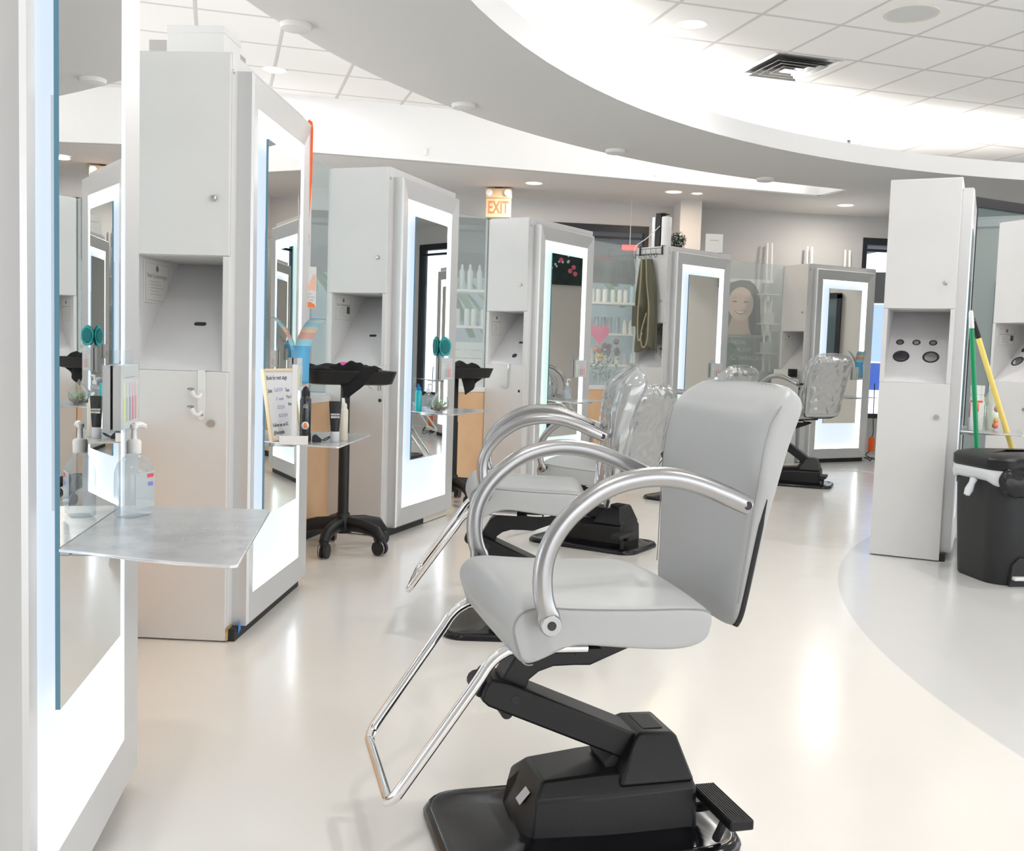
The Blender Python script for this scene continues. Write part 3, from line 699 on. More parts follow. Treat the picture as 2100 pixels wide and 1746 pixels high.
    bm = bmesh.new(); tube(bm, [BM_ @ V(q) for q in ((-.15, .05, .06), (-.22, .09, .07), (-.235, .14, .10))], .012, 8); tube(bm, [BM_ @ V(q) for q in ((-.235, .2, .1), (-.225, .17, .03))], .010, 8); fin('pedal_lever', bm, RUBBER, pd)
    if wrap:
        o = fin('plastic_cover', back_mesh(dz, 0, 1, infl=.010, wr_=.006, nz=22, z0=.56, z1=1.11), FILM, t, sub=2, ang=180)
    return t
chair((.24, 2.35), -105, 'large grey salon chair in the foreground, facing left with bent black lift arm', 0)
chair((.15, 4.08), -90, 'grey salon chair with plastic-wrapped backrest, right behind the foreground chair', 0, True)
chair((.55, 5.95), -58, 'low grey salon chair with wrapped back, black pump showing between the front arms', -.13, True)
chair((1.48, 7.85), -50, 'salon chair almost hidden behind the big foreground backrest, wrapped top just showing', -.02, True)
chair((2.62, 9.12), -34, 'farthest salon chair, shiny wrapped back turned to us by the last mirror', .10, True, basehd=-68)

# ------------------------------------------------------------------ swatch card holders on the mirrors
SWC = [(.86, .80, .35), (.45, .62, .42), (.36, .34, .50), (.80, .22, .32), (.88, .35, .28)]
def swatch(n, label, blue=False, green=False):
    b0, b1, z0, z1 = .665, .855, .935, 1.085
    t = thing('card_holder', label, 'card holder', SW(n, .76, -.0635, z0), srz(n), 'colour card holders on the mirrors')
    hw = .095; h = z1 - z0
    bm = bmesh.new(); box(bm, -hw, hw, -.006, -.003, h - .01, h + .03); box(bm, -hw, hw, -.020, -.0187, 0, h); box(bm, -hw, hw, -.020, -.001, -.004, 0)
    fin('acrylic_case', bm, CLEAR, t, smooth=False)
    bm = bmesh.new(); box(bm, -hw + .004, hw - .004, -.018, -.0012, .002, h - .004); c = fin('colour_card', bm, PLW, t, smooth=False)
    for k, rgb in enumerate(SWC):
        x = -.06 + .030 * k
        quad('colour_stripe', mat('stripe_%d' % k, rgb, .6), c, frameM((x, -.0182, .018), (1, 0, 0), (0, 0, 1)), -.007, .007, 0, .055, .0006)
        quad('colour_stripe', mat('stripe_pale_%d' % k, tuple(.55 * q + .42 for q in rgb), .6), c, frameM((x, -.0182, .073), (1, 0, 0), (0, 0, 1)), -.007, .007, 0, .034, .0006)
    quad('printed_line', GREYINK, c, frameM((0, -.0182, .118), (1, 0, 0), (0, 0, 1)), -.055, .055, 0, .0012, .0004)
    if blue:
        pr = thing('brochure', 'blue and white beach brochure curling out of the card holder, %s' % ('above the black spray bottle' if n == 'S2' else 'beside the far wrapped chair'), 'brochure', SW(n, .76, -.0665, z0), srz(n) + R(-28), 'blue brochures')
        bm = bmesh.new(); P = [(0, -.012, .03), (.0, -.014, h - .01), (.0, -.022, h + .05), (.0, -.048, h + .11), (.0, -.085, h + .155), (0, -.112, h + .172)]
        Q = smoothpath(P, 4); n_ = len(Q); L, Rr_ = [], []
        for i, p in enumerate(Q): L.append(bm.verts.new((p.x - .05, p.y, p.z))); Rr_.append(bm.verts.new((p.x + .05, p.y, p.z)))
        for i in range(n_ - 1):
            f = bm.faces.new((L[i], Rr_[i], Rr_[i + 1], L[i + 1])); f.material_index = (0, 0, 0, 0, 0, 0, 0, 0, 1, 1, 2, 2, 3, 3, 1, 1, 4, 4, 4, 0)[min(i, 19)]
        o = fin('leaflet', bm, [mat('print_blue', (.12, .45, .75), .5), mat('print_sky', (.35, .68, .80), .5), mat('print_pink', (.75, .42, .36), .5), mat('print_sand', (.78, .66, .50), .5), mat('print_pale', (.66, .82, .84), .5)], pr)
        s_ = o.modifiers.new('s', 'SOLIDIFY'); s_.thickness = .0012
    return t
swatch('S1', 'colour chart card in a clear holder on the nearest mirror, left edge')
swatch('S2', 'colour chart holder behind the black spray bottle', True)
swatch('S3', 'colour chart holder below the teal hairbrush')
swatch('S4', 'colour chart holder on the greenish-lit mirror')
swatch('S5', 'colour chart holder on the mirror right of the hanging apron')
swatch('S6', 'colour chart holder next to the farthest wrapped chair back', True)

# ------------------------------------------------------------------ bottles and shelf goods
SZ = .7525
def pump_bottle(n, b, a, label, rot=0, s=1.0, grp=None):
    t = thing('pump_bottle', label, 'bottle', SW(n, b, a, SZ), srz(n) + rot, grp or 'clear pump bottles')
    t.scale = (s, s, s)
    def rg(hx, hy, z): return [(p[0], p[1], z) for p in rrect(-hx, hx, -hy, hy, min(hx, hy) * .7, 4)]
    bm = bmesh.new(); loft(bm, [rg(.036, .022, 0), rg(.043, .027, .005), rg(.044, .028, .05), rg(.043, .027, .098), rg(.036, .024, .116), rg(.015, .014, .132), rg(.014, .0135, .140)])
    fin('bottle_body', bm, LIQ, t)
    bm = bmesh.new(); lathe(bm, [(.015, .136), (.0155, .160), (.013, .165), (.006, .167), (.005, .190), (.008, .190), (.008, .198), (0, .2)], 18); tube(bm, smoothpath([(0, 0, .195), (.02, 0, .197), (.04, 0, .190)], 3), [.007] * 6 + [.004], 8)
    fin('pump_head', bm, PLW, t)
    quad('front_label', glass('label_film', (.93, .97, 1), .35, (.84, .92, .95)), t, frameM((0, -.0282, .055), (1, 0, 0), (0, 0, 1)), -.032, .032, -.035, .042, .0005)
    quad('red_mark', mat('label_red', (.85, .10, .15), .5), t, frameM((.018, -.0290, .088), (1, 0, 0), (0, 0, 1)), -.010, .010, -.004, .004, .0004)
    quad('blue_mark', mat('label_blue', (.25, .28, .75), .5), t, frameM((.018, -.0290, .070), (1, 0, 0), (0, 0, 1)), -.008, .008, -.004, .004, .0004)
    return t
pump_bottle('S1', .63, -.118, 'clear hand sanitiser pump bottle on the nearest metal shelf', R(-25), 1.02)
pump_bottle('S3', .315, -.150, 'clear pump bottle between teal bottle and glass terrarium', R(-30), .85)
pump_bottle('S4', .44, -.14, 'small clear pump bottle on the shelf of the greenish-lit mirror', R(-30), .85)
def aerosol(n, b, a, r_, h, body, cap, label, name='spray_bottle', rz=0, nozzle=False):
    t = thing(name, label, 'bottle', SW(n, b, a, SZ), srz(n) + rz)
    bm = bmesh.new(); lathe(bm, [(r_ * .94, 0), (r_, .004), (r_, h * .74), (r_ * .9, h * .78), (r_ * .72, h * .81)], 28); fin('bottle_body', bm, body, t)
    bm = bmesh.new(); lathe(bm, [(r_ * .74, h * .81), (r_ * .76, h * .89), (r_ * .6, h * .93), (r_ * .42, h * .97 if not nozzle else h * .94), (0, h if not nozzle else h * .95)], 24)
    if nozzle: prism(bm, [(-.006, h * .93), (.012, h * .93), (.004, h * 1.0), (-.010, h * 1.06)], -.006, .006, 'y')
    fin('cap', bm, cap, t); return t
SHB = mat('gloss_black_can', (.010, .010, .012), .12, coat=.6)
t = aerosol('S2', .262, -.228, .0225, .225, SHB, BLACK, 'tall black spray bottle with a white round B label on the second shelf')
t.rotation_euler = (0, 0, srz('S2'))
cd = (V((0, 0, 1.0)) - V(SW('S2', .262, -.228, .87))); cd.z = 0; cd.normalize()
ld = t.rotation_euler.to_matrix().inverted() @ cd; rgt = V((0, 0, 1)).cross(ld)
def curved(name, m, parent, ld, r_, z0, z1, half, rnd=False, nseg=9):
    bm = bmesh.new(); rgt = V((0, 0, 1)).cross(ld); cz = (z0 + z1) / 2; hz = (z1 - z0) / 2
    cols = []
    for k in range(nseg + 1):
        u = -1 + 2 * k / nseg; a = u * half; hh = hz * (sqrt(max(0.0004, 1 - u * u)) if rnd else 1)
        p = ld * cos(a) * r_ + rgt * sin(a) * r_
        cols.append((bm.verts.new((p.x, p.y, cz - hh)), bm.verts.new((p.x, p.y, cz + hh))))
    for A, B in zip(cols, cols[1:]): bm.faces.new((A[0], B[0], B[1], A[1]))
    o = fin(name, bm, m, parent); s = o.modifiers.new('s', 'SOLIDIFY'); s.thickness = .0006; s.offset = 0; return o
curved('round_label', PLW, t, ld, .0229, .052, .083, .72, True)
text('B', .024, mat('b_orange', (.85, .18, .02), .5), t, frameM(ld * .0234 + V((0, 0, .0675)), rgt, (0, 0, 1)), bold=.001)
for k, wd in enumerate((.007, .009, .008)): quad('printed_line', PLW, t, frameM(ld * .0229 + V((0, 0, .150 - .006 * k)), rgt, (0, 0, 1)), -wd, wd, 0, .0016, .0003)
# black tube standing on its pale cap
t = thing('hair_product_tube', 'black squeeze tube with white lettering standing on a pale cap', 'tube', SW('S2', .305, -.338, SZ), srz('S2') + R(-75))
bm = bmesh.new(); lathe(bm, [(.0175, 0), (.0185, .003), (.018, .040), (.0165, .043)], 28); fin('cap', bm, mat('pale_cap', (.66, .68, .70), .35), t)
bm = bmesh.new(); rings = []
for z, hx, hy in ((.043, .017, .016), (.08, .020, .0145), (.12, .0225, .010), (.155, .0245, .003), (.165, .0248, .0012)):
    rings.append([(hx * cos(2 * pi * k / 20), hy * sin(2 * pi * k / 20), z) for k in range(20)])
loft(bm, rings); tb = fin('tube_body', bm, mat('satin_black', (.013, .013, .016), .35), t)
text('REDKEN', .0095, PLW, t, frameM((0, -.0125, .112), (1, 0, 0), (0, .12, 1)), bold=.0003); text('BREWS', .011, PLW, t, frameM((0, -.0136, .101), (1, 0, 0), (0, .12, 1)), bold=.0004)
t = aerosol('S2', .375, -.355, .0205, .165, mat('cream_can', (.74, .70, .60), .3, coat=.3), mat('cream_cap', (.76, .74, .68), .35), 'cream foam bottle with angled nozzle at the right shelf end', 'foam_bottle', R(200), True)
t.scale = (1, 1, 1.0)
# whiteboard leaning on the mirror
t = thing('whiteboard', 'small wood-framed whiteboard with handwritten notes leaning on the mirror', 'whiteboard', SW('S2', .34, -.128, SZ), srz('S2') + R(-14))
tilt = M.Rotation(R(-9), 4, 'X'); bw, bh = .115, .290
mxb = tilt
bm = bmesh.new(); box(bm, -bw, bw, -.004, .002, .006, bh - .006, mx=mxb); fin('writing_surface', bm, mat('dry_erase', (.76, .77, .79), .25), t, smooth=False)
bm = bmesh.new()
for q in ((-bw - .006, -bw + .004, 0, bh), (bw - .004, bw + .006, 0, bh), (-bw, bw, 0, .010), (-bw, bw, bh - .010, bh)): box(bm, q[0], q[1], -.010, .004, q[2], q[3], mx=mxb)
fin('wooden_frame', bm, PALEWOOD, t, smooth=False)
def wb(s, x, z, sz, m=INK): text(s, sz, m, t, mxb @ frameM((x, -.0045, z), (1, 0, 0), (0, 0, 1)), 'handwriting', 'LEFT', .0003, .25, .8)
wb('Book for next stage', -.10, 0.253, 0.0253); wb('June', -.10, 0.201, 0.0242); wb('5,6,8,9,10', -.05, 0.204, 0.0209, PURPINK); wb('Tues', .035, 0.201, 0.0220)
wb('13  week', -.045, 0.167, 0.0198, PURPINK); wb('9 to 5', .04, 0.173, 0.0198); wb('22,23,24', -.04, 0.133, 0.0198, PURPINK); wb('Wed', .045, 0.142, 0.0198); wb('26,27,29,30', -.04, 0.099, 0.0187, PURPINK)
wb('Follow me on IG', -.095, 0.062, 0.0220); wb('@hairstylist', -.095, 0.032, 0.0220)
# tall white leaflet stand with low white base
t = thing('leaflet_stand', 'tall white leaflet stand with a low white block foot, left of the black spray bottle', 'leaflet stand', SW('S2', .17, -.205, SZ), srz('S2') + R(-72))
bm = bmesh.new(); box(bm, -.055, .055, -.03, .03, 0, .002); box(bm, -.055, .055, -.034, -.03, 0, .034); fin('foot', bm, PLW, t, bevel=.002)
bm = bmesh.new(); box(bm, -.008, .012, -.004, .0, 0, .31); fin('upright', bm, mat('upright_white', (.8, .8, .8), .3), t, bevel=.001)
# black folding clip lying open
t = thing('sectioning_clip', 'black plastic sectioning clip lying open beside the spray bottle', 'hair clip', SW('S2', .30, -.278, SZ), srz('S2') + R(-60))
bm = bmesh.new(); prism(bm, [(-.03, .0), (.005, .0), (.0, .012), (-.018, .030), (-.028, .022)], -.014, .014, 'y'); fin('clip_body', bm, BLACK, t, bevel=.002)
bm = bmesh.new(); tube(bm, smoothpath([(-.018, 0, .030), (.01, 0, .006), (.03, .008, .006), (.042, .002, .016), (.036, -.008, .02), (.012, -.004, .008)], 4), .0022, 6); fin('clip_arm', bm, BLACK, t)

# teal hairbrush hanging on the third mirror
t = thing('hairbrush', 'teal vented paddle hairbrush stuck on the third mirror', 'hairbrush', SW('S3', .70, -.085, 1.155), srz('S3') + R(-48))
bm = bmesh.new(); out = []
for k in range(28):
    a = 2 * pi * k / 28; rr2 = 1 + .04 * sin(a * 5); out.append((.042 * cos(a) * rr2, .064 * sin(a) * rr2))
prism(bm, [(x, z) for x, z in out], -.02, -.003, 'y'); fin('brush_frame', bm, TEAL, t, bevel=.004)
bm = bmesh.new()
prism(bm, [(.032 * cos(2 * pi * k / 20), .046 * sin(2 * pi * k / 20)) for k in range(20)], -.0225, -.020, 'y'); fin('cushion', bm, mat('dark_teal', (.0, .12, .13), .6), t)
bm = bmesh.new()
for k in range(9): z = -.036 + .009 * k; wd = .030 * sqrt(1 - (z / .048) ** 2); box(bm, -wd, wd, -.026, -.0225, z, z + .003)
fin('bristle_rows', bm, TEAL, t, smooth=False)
# terrarium
t = thing('terrarium', 'round glass terrarium with pebbles and green succulent', 'terrarium', SW('S3', .275, -.245, SZ), srz('S3'))
bm = bmesh.new(); lathe(bm, [(0, .002), (.03, .002), (.05, .015), (.060, .045), (.058, .07), (.045, .095), (.022, .118), (.008, .135), (.004, .145), (0, .147)], 28); fin('glass_globe', bm, glass('globe_glass', (.90, .94, .93), .08, (.8, .86, .84), .02, .3), t)
bm = bmesh.new(); rr_ = random.Random(2)
for k in range(70):
    a = rr_.uniform(0, 6.28); q = .050 * sqrt(rr_.random()); s = rr_.uniform(.007, .011)
    lathe(bm, [(0, -s * .7), (s, 0), (0, s * .7)], 6, (q * cos(a), q * sin(a), .014 + rr_.uniform(0, .018)), mi=rr_.randrange(2))
o = fin('pebbles', bm, [mat('pebble_brown', (.20, .12, .07), .8), mat('pebble_tan', (.45, .33, .22), .8)], t); o['kind'] = 'stuff'
bm = bmesh.new()
for k in range(60):
    a = rr_.uniform(0, 6.28); q = rr_.uniform(.0, .025); l = rr_.uniform(.02, .05); tl = rr_.uniform(.1, 1.0)
    p = V((q * cos(a), q * sin(a), .035)); e = p + V((cos(a) * sin(tl), sin(a) * sin(tl), cos(tl))) * l
    tube(bm, [p, (p + e) / 2, e], [.002, .004, .0006], 5)
fin('succulent', bm, mat('succulent_green', (.38, .60, .32), .6), t)
# teal and blue bottles
aerosol('S3', .235, -.120, .021, .16, mat('teal_bottle', (.0, .52, .58), .2, coat=.5), mat('blue_cap', (.0, .18, .48), .35), 'turquoise bottle with a blue cap at the left end of the third shelf', 'styling_bottle', 0, True)
# S5, S6 shelf bits
t = thing('white_tray', 'low white tray on the shelf right of the apron', 'tray', SW('S5', .42, -.25, SZ), srz('S5'))
bm = bmesh.new(); box(bm, -.1, .1, -.07, .07, 0, .02); fin('tray_body', bm, PLW, t, bevel=.004); bm = bmesh.new(); box(bm, -.09, .09, -.06, .06, .0202, .022); fin('tray_liner', bm, NICHE, t, smooth=False)
t = thing('comb_jar', 'clear jar of blue combs on the farthest shelf', 'jar', SW('S6', .36, -.22, SZ), srz('S6'))
bm = bmesh.new(); lathe(bm, [(.03, 0), (.03, .08), (.027, .08), (.027, .004)], 20); fin('jar_glass', bm, CLEAR, t)
for k in range(3):
    bm = bmesh.new(); box(bm, -.004, .004, -.001, .001, 0, .13, mx=M.Translation((.01 * (k - 1), 0, .005)) @ M.Rotation(R(10 * (k - 1)), 4, 'Y')); fin('comb', bm, mat('comb_blue', (.1, .4, .6), .4), t, smooth=False)
# R1 shelf goods
t = thing('supply_bottle', 'white bottle with an orange and white label behind the green handle', 'bottle', SW('R1', .34, -.14, SZ), srz('R1'))
bm = bmesh.new(); lathe(bm, [(.038, 0), (.041, .004), (.041, .20), (.036, .215)], 28); bd = fin('bottle_body', bm, mat('milky_plastic', (.80, .79, .78), .4), t)
bm = bmesh.new(); lathe(bm, [(.036, .215), (.040, .218), (.040, .27), (0, .272)], 28); fin('cap', bm, PLW, t)
ld = t.rotation_euler.to_matrix().inverted() @ V((-.38, -.92, 0)).normalized()
ORL = mat('label_orange', (.90, .16, .03), .5)
curved('label_band', ORL, t, ld, .0415, .17, .182, .9); curved('label_block', ORL, t, ld, .0415, .115, .165, .3); curved('label_red_edge', mat('label_rose', (.85, .15, .2), .5), t, V((0, 0, 1)).cross(ld) * -.85 + ld * .5, .0415, .08, .165, .15)
t = thing('clear_wrapped_flowers', 'clear wrapped bundle with pink flower on the shelf behind the yellow handle', 'wrapped flowers', SW('R1', .52, -.22, SZ), srz('R1'))
bm = bmesh.new(); lathe(bm, [(.03, 0), (.045, .06), (.048, .14), (.035, .20), (.012, .25), (0, .255)], 14); fin('wrapper', bm, glass('wrapper_film', (.93, 1, .93), .5, (.85, .92, .80), .08, .3), t)
for z, rr2, c_ in ((.13, .022, (.75, .35, .4)), (.06, .018, (.85, .5, .15)), (.19, .012, (.8, .6, .3)), (.03, .02, (.9, .3, .2))):
    bm = bmesh.new(); bmesh.ops.create_icosphere(bm, subdivisions=2, radius=rr2, matrix=M.Translation((-.028, -.03, z))); fin('flower', bm, mat('petal_%.2f' % z, c_, .7), t)

# ------------------------------------------------------------------ papers, hooks and hung things
def certificate(n, b0, b1, z0, z1, label, photo=False, a=.3575):
    t = thing('certificate', label, 'certificate', SW(n, b0, a, z0), srz(n), 'licence certificates in the niches')
    w_, h_ = b1 - b0, z1 - z0
    bm = bmesh.new(); box(bm, 0, w_, -.004, -.0005, 0, h_); fin('sleeve', bm, PAPER, t, smooth=False)
    mx = frameM((w_ / 2, -.0042, 0), (1, 0, 0), (0, 0, 1))
    for q in ((-w_ / 2 + .008, w_ / 2 - .008, .008, .0092), (-w_ / 2 + .008, w_ / 2 - .008, h_ - .012, h_ - .0108), (-w_ / 2 + .008, -w_ / 2 + .0092, .008, h_ - .011), (w_ / 2 - .0092, w_ / 2 - .008, .008, h_ - .011)):
        quad('border_line', GREYINK, t, mx, *q, .0004)
    bm = bmesh.new(); lathe(bm, [(.007, 0), (.007, .0005), (.013, .0005), (.013, 0)], 20); fin('seal', bm, GREYINK, t, mtx=mx @ M.Translation((0, h_ * .82, 0)))
    text('State Cosmetologist', w_ * .10, GREYINK, t, mx @ M.Translation((0, h_ * .64, 0)), ext=.0002)
    for k in range(5): quad('printed_line', GREYINK, t, mx, -w_ * .28 + .004 * (k % 2), w_ * (.05 + .1 * (k % 3)), h_ * (.50 - .075 * k), h_ * (.50 - .075 * k) + .0013, .0004)
    if photo: quad('portrait_photo', mat('photo_dark', (.10, .10, .10), .5), t, mx, w_ * .22, w_ * .40, h_ * .30, h_ * .58, .0005)
certificate('S2', .085, .32, 1.285, 1.447, 'paper licence in a clear sleeve inside the nearest white niche')
certificate('S3', .035, .232, 1.292, 1.447, 'licence with small dark portrait inside the niche above the tray cart', True)
certificate('R2', .03, .20, 1.29, 1.43, 'licence with portrait in the niche at the right photo edge', True)
certificate('S4', .04, .17, 1.26, 1.44, 'blank-looking licence sheet inside the niche below the exit sign')
certificate('S6', .03, .16, 1.27, 1.43, 'licence sheet in the niche of the farthest station')
# white double hook over lower door of S2
t = thing('over_door_hook', 'white plastic double hook hanging over the lower door of the second station', 'hook', SW('S2', -.001, .098, 1.03), srz('S2'))
bm = bmesh.new(); box(bm, -.005, .0, -.014, .014, -.17, .002); box(bm, -.005, .02, -.022, .014, .001, .004); lathe(bm, [(0, .005), (.014, .005), (.014, 0)], 20, mx=M.Translation((0, 0, -.17)) @ M.Rotation(-pi / 2, 4, 'Y')); fin('hook_plate', bm, PLW, t, bevel=.0015)
for z in (-.085, -.15):
    bm = bmesh.new(); tube(bm, smoothpath([(-.004, 0, z + .0), (-.02, .004, z - .012), (-.034, .016, z - .006), (-.040, .024, z + .014)], 4), [.007] * 8 + [.009] * 5, 10); fin('hook', bm, PLW, t)
    bm = bmesh.new(); lathe(bm, [(0, 0), (.014, .001), (.012, .006), (0, .008)], 16, mx=M.Translation((-.040, .026, z + .016))); fin('hook_tip', bm, mat('grey_tip', (.25, .25, .25), .5), t)
# metal S hook on S4
t = thing('metal_hook', 'thin bent metal hook hanging on the cabinet door below the exit sign', 'hook', SW('S4', -.003, .15, 1.03), srz('S4'))
bm = bmesh.new(); box(bm, -.004, .0, -.010, .010, -.05, .003); box(bm, -.004, .03, -.010, .010, .001, .004); fin('clip_plate', bm, STEEL, t); bm = bmesh.new(); tube(bm, smoothpath([(-.006, 0, -.03), (-.008, 0, -.16), (-.012, .015, -.19), (-.016, .04, -.18), (-.018, .055, -.15)], 4), .003, 8); fin('hook_wire', bm, STEEL, t)
# over-door rack on S5
t = thing('wire_hook_rack', 'black wire over-door rack with hooks on top of the apron cabinet', 'hook rack', SW('S5', -.002, .20, HT), srz('S5'))
bm = bmesh.new()
for a in (-.14, .14):
    box(bm, -.010, -.004, a - .007, a + .007, -.085, .006); box(bm, -.010, .04, a - .007, a + .007, .003, .006)
fin('strap', bm, BLACK, t, smooth=False)
bm = bmesh.new()
for z in (-.02, -.08): tube(bm, [(-.013, -.145, z), (-.013, .145, z)], .0025, 6)
tube(bm, [(-.075, -.145, -.08), (-.075, .145, -.08)], .0025, 6)
for k in range(5):
    a = -.13 + .065 * k; tube(bm, [(-.013, a, -.02), (-.013, a, -.08), (-.075, a, -.08)], .0018, 6); tube(bm, smoothpath([(-.075, a, -.08), (-.08, a, -.11), (-.10, a, -.115), (-.115, a, -.095)], 3), .0025, 6)
fin('wire_frame', bm, BLACK, t)
# apron
t = thing('apron', 'olive green work apron hanging from the wire rack', 'apron', SW('S5', -.0, .21, 0), srz('S5'))
prof = [(2.075, -.06, .085), (2.02, -.08, .10), (1.90, -.10, .12), (1.75, -.13, .135), (1.60, -.14, .14), (1.45, -.15, .15), (1.30, -.16, .155), (1.22, -.165, .16)]
bm = bmesh.new(); rows = []; NX = 28
pz = [p[0] for p in prof]
for i in range(34):
    z = 2.075 - (2.075 - 1.20) * i / 33
    for (za, l0, h0), (zb, l1, h1) in zip(prof, prof[1:]):
        if za >= z >= zb: q = (za - z) / (za - zb); lo, hi = l0 + (l1 - l0) * q, h0 + (h1 - h0) * q; break
    else: lo, hi = prof[-1][1:]
    row = []
    for k in range(NX + 1):
        u = k / NX; a = lo + (hi - lo) * u; amp = .014 + .026 * i / 33
        x = -.050 + amp * sin(u * 15 + .8 * sin(i * .15)) * .9 + .006 * sin(u * 31 + i * .3) + .02 * (i / 33)
        zz = z - (.035 * sin(u * 9 + 1) * (i / 33) ** 3)
        row.append(bm.verts.new((x, a, zz)))
    rows.append(row)
for A, B in zip(rows, rows[1:]):
    for k in range(NX): bm.faces.new((A[k], A[k + 1], B[k + 1], B[k]))
o = fin('apron_cloth', bm, OLIVE, t, ang=180); s = o.modifiers.new('s', 'SOLIDIFY'); s.thickness = .004
bm = bmesh.new(); tube(bm, smoothpath([(-.115, .02, 2.10), (-.115, .015, 1.9), (-.118, .03, 1.6), (-.12, .025, 1.35), (-.12, .0, 1.28), (-.12, -.03, 1.36)], 5), .0025, 6, ry=.010)
tube(bm, smoothpath([(-.115, -.04, 2.09), (-.115, -.06, 1.85), (-.118, -.10, 1.62), (-.12, -.105, 1.45), (-.12, -.10, 1.3), (-.12, -.07, 1.22), (-.12, -.03, 1.24), (-.12, -.02, 1.36), (-.12, -.075, 1.55)], 5), .0025, 6, ry=.008)
fin('neck_strap', bm, STRAPM, t)
bm = bmesh.new(); box(bm, -.112, -.104, .035, .115, 1.42, 1.62); fin('pocket', bm, mat('olive_pocket', (.14, .135, .10), .9), t, bevel=.003)
# white and black device, cable, plant, sign on S5
t = thing('towel_warmer', 'white and black upright device standing on top of the apron cabinet', 'device', SW('S5', .22, .26, HT + .003), srz('S5') + R(10))
bm = bmesh.new(); prism(bm, rrect(-.06, .06, -.085, -.012, .03), .01, .31, 'z'); fin('white_housing', bm, PLW, t, bevel=.01)
bm = bmesh.new(); box(bm, -.055, .055, -.01, .045, 0, .34); box(bm, -.055, .055, -.05, .045, .335, .345); fin('black_panel', bm, BLACK, t, bevel=.002)
bm = bmesh.new(); box(bm, -.055, .055, .048, .085, 0.004, .31); fin('silver_side', bm, ALU, t, bevel=.003)
bm = bmesh.new(); tube(bm, smoothpath([SW('S5', .16, .24, 2.42), SW('S5', .08, .33, 2.30), SW('S5', -.02, .40, 2.19), SW('S5', .10, .48, 2.0)], 5), .004, 6); tag(fin('power_cable', bm, PLW), 'white cable running down from the device on the apron cabinet', 'cable')
t = thing('potted_plant', 'small round dark green plant on top of the apron cabinet', 'plant', SW('S5', .45, .24, HT + .003), 0)
bm = bmesh.new(); rr_ = random.Random(5)
for k in range(420):
    d = V((rr_.gauss(0, 1), rr_.gauss(0, 1), rr_.gauss(0, 1))).normalized(); p = V((0, 0, .10)) + d * rr_.uniform(.05, .098); s = rr_.uniform(.008, .014)
    a = d.orthogonal().normalized(); b = d.cross(a); a = (a + b * rr_.uniform(-1, 1)).normalized(); b = (d.cross(a) + d * rr_.uniform(-.6, .6)).normalized()
    q = [bm.verts.new(v) for v in (p - a * s, p - b * s * .6, p + a * s, p + b * s * .6)]; bm.faces.new(q)
fin('foliage', bm, DKLEAF, t, smooth=False); bm = bmesh.new(); lathe(bm, [(.04, 0), (.05, .05), (0, .05)], 18); fin('pot', bm, RUBBER, t)
t = thing('table_sign', 'small white acrylic sign standing on top of the apron station', 'sign', SW('S5', .80, .05, HT + .003), srz('S5') + R(-38))
bm = bmesh.new(); box(bm, -.09, .09, -.002, .002, 0, .19); box(bm, -.09, .09, -.03, .03, 0, .003); fin('acrylic_sheet', bm, mat('sign_white', (.84, .83, .80), .3), t, bevel=.001)
quad('printed_line', mat('pale_print', (.6, .58, .55), .6), t, frameM((0, -.0022, .12), (1, 0, 0), (0, 0, 1)), -.045, .045, 0, .010, .0003)
# boxes on S2
t = thing('storage_box', 'plain white box standing on top of the second station', 'box', SW('S2', .40, .245, HT + .003), srz('S2'))
bm = bmesh.new(); box(bm, -.10, .10, -.115, .115, 0, .17); fin('box_body', bm, PLW, t, bevel=.003); bm = bmesh.new(); box(bm, -.103, .103, -.118, .118, .15, .178); fin('lid', bm, PLW, t, bevel=.003)
t = thing('grey_bin', 'grey bin with dark base tucked behind the white box, top left', 'bin', SW('S2', .66, .33, HT + .003), srz('S2'))
bm = bmesh.new(); box(bm, -.13, .13, -.13, .2, .03, .19); fin('bin_body', bm, mat('bin_grey', (.5, .49, .48), .6), t, bevel=.004); bm = bmesh.new(); box(bm, -.12, .12, -.12, .19, 0, .03); fin('bin_base', bm, RUBBER, t)
# orange lanyard with badge on far frame corner of S2
t = thing('lanyard', 'bright orange lanyard with name badge hanging from the second station corner', 'lanyard', SW('S2', .955, -.03, 0), srz('S2') + R(-62))
bm = bmesh.new(); prism(bm, [(-.012, 2.135), (.003, 2.165), (.020, 2.155), (.024, 2.12), (.022, 1.9), (.014, 1.75), (.010, 1.68), (.004, 1.68), (.002, 1.75), (.004, 1.9), (.004, 2.10)], -.042, -.036, 'y'); box(bm, .003, .012, -.044, -.034, 1.625, 1.65); fin('ribbon', bm, ORANGE, t, bevel=.001)
bm = bmesh.new(); box(bm, .0055, .0095, -.041, -.037, 1.65, 1.68); tube(bm, smoothpath([(.007, -.04, 1.63), (.018, -.04, 1.612), (.014, -.04, 1.595), (.004, -.04, 1.592), (.007, -.04, 1.56), (.005, -.04, 1.54), (.010, -.04, 1.50)], 4), .0018, 6); fin('clip_chain', bm, STEEL, t)
mxb = frameM((.014, -.041, 1.375), (1, 0, 0), (0, 0, 1))
bd = quad('badge', PAPER, t, mxb, -.030, .034, -.065, .125, .0015)
mz = mxb @ M.Translation((0, 0, .0016))
polyflat('badge_orange_block', mat('badge_orange', (.86, .22, .05), .5), t, mz, [(-.028, -.063), (.032, -.063), (.028, -.048), (.01, -.038), (-.012, -.036), (-.028, -.04)], .0004)
polyflat('badge_peach_shape', mat('badge_peach', (.85, .50, .36), .5), t, mz, [(-.012, .012), (.02, .09), (.032, .09), (.032, .012), (.012, .02)], .0004)
for s_, z in (('Susan', .000), ('Town&Country', -.014), ('Hair Stylist', -.028)): text(s_, .012, GREYINK, t, mz @ M.Translation((.002, z, 0)), ext=.0002, sx=.75)

